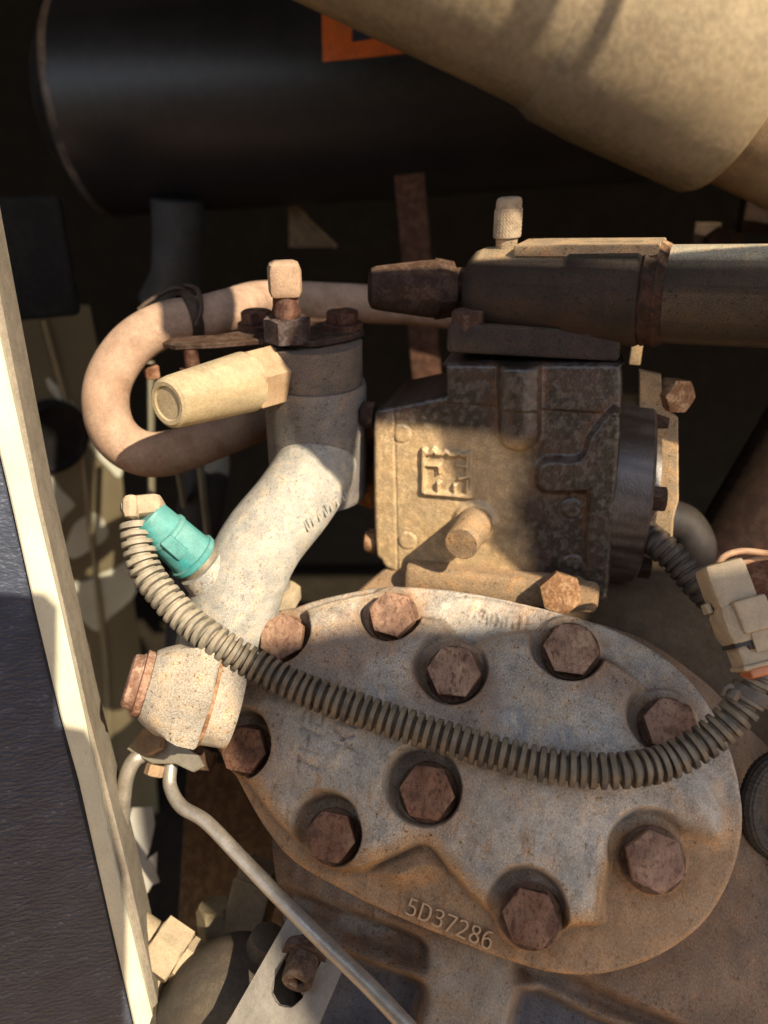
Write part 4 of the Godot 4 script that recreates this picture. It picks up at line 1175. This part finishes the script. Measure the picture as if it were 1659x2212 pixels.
func tank_and_duct() -> void:
	# receiver tank
	var o := EYE + cam * Vector3(-0.302, 0.421, -0.82)
	var ax := D(1.0, 0.020, 0.113)
	var t := thing("receiver_tank", "big black cylindrical air tank across the top", "tank", o)
	var R := 0.107
	var bk := coat(C(0.014, 0.015, 0.017), C(0.022, 0.022, 0.022), 14, C(0.06, 0.05, 0.04), 0.28)
	part(t, "shell", lathe(o, ax, [[0.0, 0.0], [0.001, R - 0.004], [0.004, R], [1.4, R], [1.401, 0.0]], 96), "black_paint", bk)
	part(t, "end_dome", lathe(o, ax, [[-0.042, 0.0], [-0.041, 0.025], [-0.037, 0.05], [-0.027, 0.075], [-0.012, 0.093], [-0.002, 0.1000], [-0.001, 0.1015], [0.003, 0.1025], [0.004, 0.0]], 96), "black_paint", bk)
	part(t, "weld_seam", lathe(o, ax, [[-0.003, R - 0.008], [-0.001, R - 0.001], [0.003, R + 0.0014], [0.008, R + 0.0002], [0.0, R - 0.007], [-0.003, R - 0.008]], 96), "black_paint", coat(C(0.06, 0.062, 0.066), C(0.04, 0.04, 0.04), 30))
	# its orange label, partly hidden
	var hit := func(x: float, y: float) -> Vector3:
		var r := (X(x, y, 1.0) - EYE).normalized()
		var w := EYE - o
		var rp := r - ax * r.dot(ax)
		var wp := w - ax * w.dot(ax)
		var A := rp.length_squared()
		var Bq := rp.dot(wp)
		var Cq := wp.length_squared() - (R + 0.0008) * (R + 0.0008)
		return EYE + r * ((-Bq - sqrt(maxf(0.0, Bq * Bq - A * Cq))) / A)
	var lab := func(c: Array, lift: float) -> PackedVector3Array:
		var s := PackedVector3Array()
		var g := []
		for j in 9:
			var row := []
			for i in 13:
				var e := Vector2(c[0], c[1]).lerp(Vector2(c[2], c[3]), i / 12.0).lerp(Vector2(c[6], c[7]).lerp(Vector2(c[4], c[5]), i / 12.0), j / 8.0)
				var p: Vector3 = hit.call(e.x, e.y)
				var m := (p - o) - ax * (p - o).dot(ax)
				row.append(p + m.normalized() * lift)
			g.append(row)
		for j in 8:
			for i in 12: quad(s, g[j][i], g[j + 1][i], g[j + 1][i + 1], g[j][i + 1])
		return s
	var lo: Vector3 = hit.call(760, 60)
	org = lo
	var lt := thing("warning_label", "orange warning label on the black tank, half hidden behind the duct", "label", lo)
	part(lt, "backing", lab.call([693, -60, 1000, -90, 985, 104, 697, 134], 0.0), "print", coat(C(0.62, 0.13, 0.012), C(0.55, 0.115, 0.012), 30, C(0.5, 0.2, 0.08), 0.12))
	part(lt, "black_print", lab.call([761, -50, 940, -70, 930, 62, 761, 92], 0.0005), "print", coat(C(0.02, 0.02, 0.03), C(0.02, 0.02, 0.03), 30, C(0.04, 0.04, 0.04), 0.1))
	# the tan intake duct that crosses the top right corner
	var dx := D(0.92, -0.315, -0.20)
	var dc := X(1112, -28, 0.52)
	var dd := thing("intake_duct", "big dusty tan intake duct slanting down across the top right corner", "duct", dc)
	var dust := coat(C(0.26, 0.205, 0.13), C(0.20, 0.16, 0.105), 10, C(0.30, 0.245, 0.17), 0.5)
	part(dd, "tube", lathe(dc, dx, [[-0.62, 0.0], [-0.62, 0.062], [0.0, 0.062], [0.030, 0.0625], [0.042, 0.0645], [0.0425, 0.0]], 80), "duct", dust)
	part(dd, "cuff", lathe(dc, dx, [[0.030, 0.0], [0.034, 0.063], [0.044, 0.0672], [0.080, 0.0685], [0.168, 0.068], [0.1735, 0.065], [0.174, 0.0]], 80), "duct", dust)
	part(dd, "far_pipe", lathe(dc, dx, [[0.17, 0.0], [0.171, 0.054], [0.7, 0.054], [0.701, 0.0]], 64), "dust", coat(C(0.22, 0.16, 0.10), C(0.18, 0.13, 0.08), 20))
	# things in the dark under the tank
	var pw := coat(C(0.05, 0.06, 0.07), C(0.035, 0.04, 0.045), 20, C(0.09, 0.08, 0.07), 0.3)
	var sp := X(382, 470, 0.80)
	solo("tank_leg", "dark grey tubular leg under the left end of the tank", "pipe", sp, sweep(curve([X(382, 430, 0.80), X(385, 520, 0.82), X(378, 600, 0.84), X(350, 660, 0.86)], 6), 0.026, 24), "rubber", pw)
	var rb := coat(C(0.075, 0.042, 0.026), C(0.05, 0.03, 0.02), 20, C(0.10, 0.06, 0.04), 0.4)
	var bc := X(905, 620, 0.74)
	solo("brace", "rusty brown flat brace running down behind the hose under the tank", "brace", bc, rbox(Transform3D(Basis(D(1, 0.10, 0), D(-0.10, 1, 0.2), D(0, -0.2, 1)), bc), Vector3(0.028, 0.20, 0.006), 0.0015), "rust", rb)
	var gf := fr(X(670, 490, 0.86), D(0, -0.4, 1.0))
	var gu := thing("gusset", "dark triangular gusset plate under the tank", "bracket", gf.origin)
	part(gu, "plate", prism(gf, poly(gf, [622, 425, 650, 450, 727, 535, 624, 535]), -0.004, 0.0), "dark", coat(C(0.05, 0.048, 0.04), C(0.04, 0.038, 0.03), 20))
	part(gu, "rib", sweep(PackedVector3Array([onp(gf, 636, 445, 0.002), onp(gf, 680, 490, 0.002), onp(gf, 726, 534, 0.002)]), 0.003, 8), "dark", coat(C(0.10, 0.08, 0.05), C(0.08, 0.07, 0.04), 20))

func lower_left() -> void:
	# clip that holds the two tubes
	var kp := X(345, 1615, 0.444)
	var kf := fr(kp, D(-0.25, 0.35, 1.0))
	var k := thing("tube_clip", "pale metal clip with a small bolt holding the two tubes", "clip", kp)
	var zn := coat(C(0.40, 0.40, 0.36), C(0.34, 0.33, 0.29), 60, C(0.42, 0.34, 0.25), 0.5)
	part(k, "plate", prism(kf, poly(kf, [275, 1618, 300, 1585, 322, 1566, 345, 1585, 395, 1605, 430, 1632, 442, 1655, 418, 1668, 380, 1650, 330, 1650, 312, 1640, 290, 1628]), -0.002, 0.001, 0.0005), "steel", zn)
	part(k, "bolt_head", head(onp(kf, 334, 1600, 0.0), kf.basis.z, 0.0, 0.007, 0.0082, 0.2), "dust", coat(C(0.40, 0.29, 0.22), C(0.34, 0.24, 0.18), 90), 25)
	part(k, "nut", head(onp(kf, 338, 1652, -0.003), -kf.basis.y, 0.0, 0.006, 0.0055, 0.1), "dust", coat(C(0.40, 0.29, 0.2), C(0.34, 0.24, 0.17), 90), 25)
	part(k, "lower_jaw", prism(kf, poly(kf, [350, 1590, 400, 1600, 455, 1625, 440, 1665, 390, 1660]), -0.012, -0.006, 0.0005), "rust", coat(C(0.06, 0.05, 0.05), C(0.05, 0.04, 0.035), 60))
	var sl := coat(C(0.46, 0.44, 0.41), C(0.40, 0.38, 0.35), 50, C(0.40, 0.32, 0.24), 0.3)
	var ta := curve(pts([[316, 1628, 0.450], [292, 1640, 0.447], [274, 1675, 0.447], [266, 1730, 0.450], [264, 1800, 0.46], [270, 1900, 0.48], [300, 2050, 0.50]]), 8)
	solo("steel_tube", "left steel tube bending down from the clip behind the cream post", "tube", ta[20], sweep(ta, 0.0044, 20), "steel", sl, "steel tubes from the clip")
	var tb := curve(pts([[374, 1630, 0.450], [368, 1660, 0.446], [368, 1700, 0.442], [392, 1742, 0.434], [445, 1775, 0.424], [520, 1852, 0.408], [610, 1946, 0.390], [700, 2036, 0.374], [800, 2133, 0.360], [900, 2240, 0.348], [1000, 2360, 0.340], [1200, 2600, 0.33], [1400, 2840, 0.33]]), 8)
	solo("steel_tube", "long right steel tube running from the clip down past the end cover", "tube", tb[30], sweep(tb, 0.0038, 20), "steel", sl, "steel tubes from the clip")
	# torn reflective tape behind
	var ff := fr(X(310, 1850, 0.60), D(0.1, 0.3, 1.0))
	solo("torn_tape", "torn pale strip of tape hanging behind the left tube", "tape", ff.origin, prism(ff, poly(ff, [285, 1745, 330, 1742, 335, 1780, 325, 1830, 315, 1858, 340, 1840, 338, 1885, 345, 1905, 328, 1912, 318, 1930, 285, 1895, 262, 1840]), -0.001, 0.0, 0.0003), "paint", coat(C(0.50, 0.52, 0.50), C(0.42, 0.44, 0.42), 40))
	# brown board standing behind the tubes
	var wf := fr(X(440, 1850, 0.66), D(0.15, 0.1, 1.0))
	solo("inner_board", "dark brown stained board behind the long tube", "panel", wf.origin, prism(wf, poly(wf, [405, 1650, 560, 1640, 620, 1800, 600, 2240, 370, 2240, 390, 1900]), -0.006, 0.0), "rust", coat(C(0.085, 0.06, 0.028), C(0.055, 0.04, 0.02), 16, C(0.1, 0.07, 0.04), 0.4))
	# hexagon fittings
	var fc := coat(C(0.46, 0.39, 0.29), C(0.40, 0.33, 0.24), 60, C(0.46, 0.37, 0.26), 0.7)
	var h0 := X(306, 2012, 0.46)
	var h1 := X(430, 2098, 0.455)
	var ha := (h1 - h0).normalized()
	var hl := h0.distance_to(h1)
	var ff1 := thing("hose_fitting", "pale hexagon hose fitting with a lock nut at the bottom left", "fitting", h0)
	part(ff1, "stub", lathe(h0, ha, [[-0.03, 0.0], [-0.03, 0.010], [hl * 0.25, 0.010], [hl * 0.26, 0.0]], 28), "dust", fc)
	part(ff1, "large_nut", lathe(h0, ha, [[hl * 0.22, 0.0135], [hl * 0.24, 0.0162, 1], [hl * 0.66, 0.0162, 1], [hl * 0.68, 0.0140], [hl * 0.685, 0.0]], 48, 0.3), "dust", fc, 28)
	part(ff1, "lock_nut", lathe(h0, ha, [[hl * 0.68, 0.0115], [hl * 0.70, 0.0138, 1], [hl * 0.97, 0.0138, 1], [hl * 1.0, 0.0115], [hl * 1.01, 0.0]], 48, 0.0), "dust", fc, 28)
	var e0 := X(352, 2140, 0.46)
	solo("elbow_fitting", "rounded pale elbow fitting below the hexagon hose fitting", "fitting", e0, sweep(curve(pts([[330, 2110, 0.47], [350, 2140, 0.462], [370, 2185, 0.457], [372, 2260, 0.455]]), 8), [0.008, 0.0115, 0.0105, 0.010], 24), "dust", fc)
	var g0 := X(470, 2030, 0.50)
	var g1 := X(462, 1950, 0.497)
	solo("hexagon_plug", "pale hexagon plug above the black canister", "fitting", g0, lathe(g0, (g1 - g0).normalized(), [[-0.02, 0.0], [-0.02, 0.0115, 1], [0.021, 0.0115, 1], [0.024, 0.0095], [0.0242, 0.0]], 48, 0.2), "dust", coat(C(0.42, 0.36, 0.24), C(0.36, 0.3, 0.19), 60, C(0.44, 0.36, 0.24), 0.6), "", 28)
	var w0 := fr(X(540, 1970, 0.50), D(-0.2, 0.1, 1.0))
	var wb := thing("white_block", "sunlit pale square block standing behind the black canister", "fitting", w0.origin)
	part(wb, "block", rbox(w0 * Transform3D(Basis(Vector3(0, 0, 1), -0.12), Vector3(0, 0, 0)), Vector3(0.026, 0.045, 0.025), 0.003), "dust", fc)
	part(wb, "collar", rbox(w0 * Transform3D(Basis(Vector3(0, 0, 1), -0.12), Vector3(0.003, 0.026, 0)), Vector3(0.023, 0.010, 0.022), 0.002), "dust", fc)
	# black canister
	var b0 := X(505, 2205, 0.448)
	var ba := D(0.22, 0.85, 0.35)
	var bl := thing("black_canister", "rounded black canister with scratches at the bottom left", "canister", b0)
	var bkc := coat(C(0.05, 0.05, 0.05), C(0.08, 0.072, 0.06), 30, C(0.2, 0.16, 0.11), 0.4)
	part(bl, "body", lathe(b0, ba, [[-0.07, 0.0], [-0.07, 0.0455], [-0.018, 0.046], [0.008, 0.043], [0.026, 0.036], [0.040, 0.026], [0.047, 0.014], [0.048, 0.0]], 56), "rubber", bkc)
	part(bl, "rim", lathe(b0, ba, [[-0.003, 0.0440], [-0.001, 0.0462], [0.004, 0.0457], [0.006, 0.0430], [0.001, 0.0425], [-0.003, 0.0440]], 56), "rubber", bkc)
	var bs := X(575, 2045, 0.44)
	part(bl, "cap_lug", lathe(bs, ba, [[-0.02, 0.010], [0.0, 0.011], [0.008, 0.0095], [0.010, 0.006], [0.0102, 0.0]], 28), "rubber", bkc)
	# slotted bracket with its socket screw
	var sf := fr(X(640, 2110, 0.392), D(-0.12, 0.42, 1.0))
	var sb := thing("slotted_bracket", "bare metal bracket with a long slot at the bottom", "bracket", sf.origin)
	var q := poly(sf, [620, 1985, 690, 2030, 745, 2075, 735, 2105, 690, 2212, 660, 2300, 430, 2300, 500, 2195, 560, 2090])
	var slot := PackedVector2Array()
	var s0 := on(sf, 662, 2058)
	var s1 := on(sf, 622, 2135)
	var dn := (s1 - s0).normalized()
	for i in 9:
		var g := PI * i / 8.0
		slot.append(s1 + (dn * sin(g) + dn.orthogonal() * cos(g)) * 0.0085)
	for i in 9:
		var g := PI * i / 8.0
		slot.append(s0 + (-dn * sin(g) - dn.orthogonal() * cos(g)) * 0.0085)
	if Geometry2D.is_polygon_clockwise(q): q.reverse()
	if not Geometry2D.is_polygon_clockwise(slot): slot.reverse()
	# bridge outline and slot into one outline
	var bi := 0
	var bj := 0
	var bd := 1e9
	for i in q.size():
		for j in slot.size():
			if q[i].distance_to(slot[j]) < bd:
				bd = q[i].distance_to(slot[j]); bi = i; bj = j
	var whole := PackedVector2Array()
	for i in q.size() + 1: whole.append(q[(bi + i) % q.size()])
	for j in slot.size() + 1: whole.append(slot[(bj + j) % slot.size()])
	var lastp := whole.size() - 1
	var nudge := (whole[0] - slot[bj]).orthogonal().normalized() * 0.00005
	whole[q.size()] += nudge
	whole[q.size() + 1] += nudge
	part(sb, "plate", prism(sf, whole, -0.003, 0.0, 0.0), "steel", coat(C(0.42, 0.40, 0.38), C(0.36, 0.34, 0.32), 20, C(0.40, 0.34, 0.28), 0.3))
	var cs := onp(sf, 655, 2075, 0.0)
	var sx := thing("socket_screw", "dusty socket head screw in the slot of the bracket", "bolt", cs)
	var scc := coat(C(0.11, 0.085, 0.072), C(0.075, 0.06, 0.05), 80, C(0.18, 0.14, 0.11), 0.5)
	part(sx, "screw_head", lathe(cs, D(-0.25, -0.55, 1.0), [[-0.016, 0.0], [-0.016, 0.0078], [0.010, 0.0078], [0.0115, 0.0072], [0.0115, 0.0044, 1], [0.005, 0.0042, 1], [0.005, 0.0]], 48), "rust", scc, 28)
	part(sx, "washer", lathe(cs, D(-0.25, -0.55, 1.0), [[-0.008, 0.0], [-0.006, 0.0112], [-0.001, 0.0115], [-0.0018, 0.0]], 36), "rust", scc)
	var pq := curve(pts([[700, 2170, 0.50], [740, 2185, 0.495], [800, 2230, 0.49], [850, 2290, 0.485]]), 6)
	solo("short_pipe", "short tan pipe in the shade beside the slotted bracket", "pipe", pq[4], sweep(pq, 0.0085, 20), "dust", coat(C(0.26, 0.18, 0.12), C(0.2, 0.14, 0.09), 40))
	var rodp := curve(pts([[712, 2118, 0.50], [760, 2138, 0.50], [830, 2160, 0.50]]), 6)
	solo("pale_lead", "thin pale lead crossing behind the long tube", "cable", rodp[4], sweep(rodp, [0.0055, 0.004, 0.002], 14), "paint", coat(C(0.5, 0.48, 0.45), C(0.42, 0.4, 0.36), 40))
	# column foot under the elbow: a pale bolt in the gap
	var pb := X(612, 1300, 0.50)
	var pbt := thing("flange_stud", "pale stud and nut in the gap between elbow and end cover", "bolt", pb)
	part(pbt, "nut", head(pb, Vector3.UP, 0.0, 0.010, 0.0115, 0.3), "dust", fc, 25)
	part(pbt, "stud", lathe(pb, Vector3.UP, [[0.009, 0.0], [0.0095, 0.005], [0.03, 0.005], [0.0302, 0.0]], 20), "steel", sl)

func right_side() -> void:
	var bk := coat(C(0.03, 0.026, 0.024), C(0.05, 0.04, 0.033), 50, C(0.12, 0.085, 0.055), 0.5)
	var cp := curve(pts([[1390, 1150, 0.47], [1425, 1178, 0.46], [1465, 1215, 0.455], [1505, 1262, 0.45], [1545, 1300, 0.45]]), 10)
	solo("rear_conduit", "dark corrugated conduit in the shade behind the connector", "conduit", cp[20], conduit(cp, 0.0088, 0.0013, 0.0052), "plastic", bk, "", 50)
	var hp := curve(pts([[1430, 1120, 0.53], [1475, 1135, 0.53], [1500, 1180, 0.53], [1490, 1230, 0.54]]), 8)
	solo("rear_hose", "black hose behind the corrugated conduit beside the valve", "hose", hp[10], sweep(hp, 0.014, 20), "rubber", coat(C(0.02, 0.018, 0.018), C(0.03, 0.026, 0.024), 50, C(0.06, 0.045, 0.035), 0.3))
	# rust brown pulley left of the valve
	var pu := X(797, 1010, 0.535)
	solo("pulley", "orange rusty disc wedged between the column and the valve", "disc", pu, lathe(pu, D(-0.88, 0.05, 0.5), [[-0.02, 0.0], [-0.02, 0.026], [-0.004, 0.028], [0.002, 0.026], [0.005, 0.018], [0.0055, 0.0]], 48), "rust", coat(C(0.34, 0.16, 0.045), C(0.26, 0.12, 0.04), 60, C(0.36, 0.19, 0.07), 0.5))
	# tan ledge between elbow and valve foot
	var lf := fr(X(830, 1250, 0.50), D(-0.35, 0.3, 1.0))
	solo("housing_ledge", "tan dusty ledge of the housing showing between end cover and valve foot", "machine part", lf.origin, prism(lf, rounded(poly(lf, [700, 1330, 760, 1285, 830, 1225, 880, 1205, 960, 1225, 1000, 1300, 900, 1340]), 2), -0.04, 0.0, 0.002), "cast", coat(C(0.34, 0.22, 0.13), C(0.28, 0.17, 0.10), 50, C(0.40, 0.28, 0.17), 0.7))
	# housing bell behind the cover at the right
	var bc := CF * Vector3(on(CF, 1300, 1700).x, on(CF, 1300, 1700).y, -0.09)
	solo("bell_housing", "dark brown smooth bell housing behind the right side of the end cover", "machine part", bc, lathe(bc, CF.basis.z, [[-0.12, 0.0], [-0.12, 0.19], [-0.02, 0.165], [0.02, 0.125], [0.03, 0.08], [0.031, 0.0]], 96), "dust", coat(C(0.07, 0.052, 0.038), C(0.09, 0.065, 0.046), 20, C(0.12, 0.085, 0.056), 0.5))
	# brown beam, bracket, bolts at the right edge
	var br := coat(C(0.030, 0.017, 0.011), C(0.022, 0.013, 0.009), 30, C(0.04, 0.025, 0.016), 0.5)
	var da := X(1570, 1210, 0.62)
	var db := X(1720, 960, 0.60)
	solo("slanted_pipe", "brown pipe slanting up out of the dark at the right edge", "pipe", da, sweep(PackedVector3Array([da.lerp(db, -0.3), da.lerp(db, 0.5), db.lerp(da, -2.5)]), 0.032, 28), "rust", br)
	var kb := X(1640, 440, 0.70)
	solo("edge_bracket", "brown angle bracket at the right edge under the duct", "bracket", kb, rbox(fr(kb, D(-0.15, -0.45, 1.0)), Vector3(0.028, 0.05, 0.02), 0.002), "rust", br)
	var nb := X(1552, 522, 0.72)
	var n := thing("far_bolt", "dim brown bolt in the dark below the duct", "bolt", nb)
	part(n, "head", head(nb, D(-0.1, -0.45, 1.0), 0.0, 0.012, 0.014, 0.2), "rust", br, 25)
	part(n, "plate", rbox(fr(nb - D(-0.1, -0.45, 1.0) * 0.004, D(-0.1, -0.45, 1.0)), Vector3(0.045, 0.032, 0.006), 0.001), "dark", bk)
	var eb := X(1656, 1268, 0.40)
	var pk := coat(C(0.24, 0.14, 0.10), C(0.18, 0.10, 0.075), 90, C(0.34, 0.22, 0.16), 0.5)
	var e := thing("edge_bolt", "pinkish rusty bolt cut by the right edge beside the connector", "bolt", eb)
	part(e, "head", head(eb, D(-0.8, 0.2, 0.7), 0.0, 0.012, 0.0125, 0.2), "rust", pk, 25)
	part(e, "washer", lathe(eb, D(-0.8, 0.2, 0.7), [[-0.004, 0.0], [-0.004, 0.016], [0.0, 0.0165], [0.0003, 0.0]], 36), "rust", pk)
	# braided hose
	var hq := curve(pts([[2100, 1560, 0.46], [1860, 1600, 0.42], [1740, 1628, 0.40], [1662, 1652, 0.40], [1628, 1700, 0.40], [1622, 1765, 0.40], [1650, 1822, 0.402], [1740, 1866, 0.405], [1860, 1900, 0.43], [2100, 1940, 0.50]]), 26)
	solo("braided_hose", "black braided hose looping in at the right edge below the conduit", "hose", hq[60], braid(hq, 0.0054), "rubber", coat(C(0.025, 0.024, 0.024), C(0.045, 0.04, 0.036), 300, C(0.09, 0.07, 0.05), 0.4))
	var sh := X(1665, 2000, 0.36)
	solo("housing_ring", "rust orange rim of the housing at the lower right edge", "machine part", sh, sweep(curve(pts([[1800, 1500, 0.46], [1760, 1700, 0.42], [1722, 1840, 0.40], [1690, 1960, 0.40], [1662, 2080, 0.40], [1645, 2230, 0.40], [1640, 2300, 0.40], [1640, 2700, 0.40]]), 6), 0.009, 20), "rust", coat(C(0.24, 0.11, 0.04), C(0.17, 0.08, 0.035), 40, C(0.28, 0.15, 0.07), 0.5))
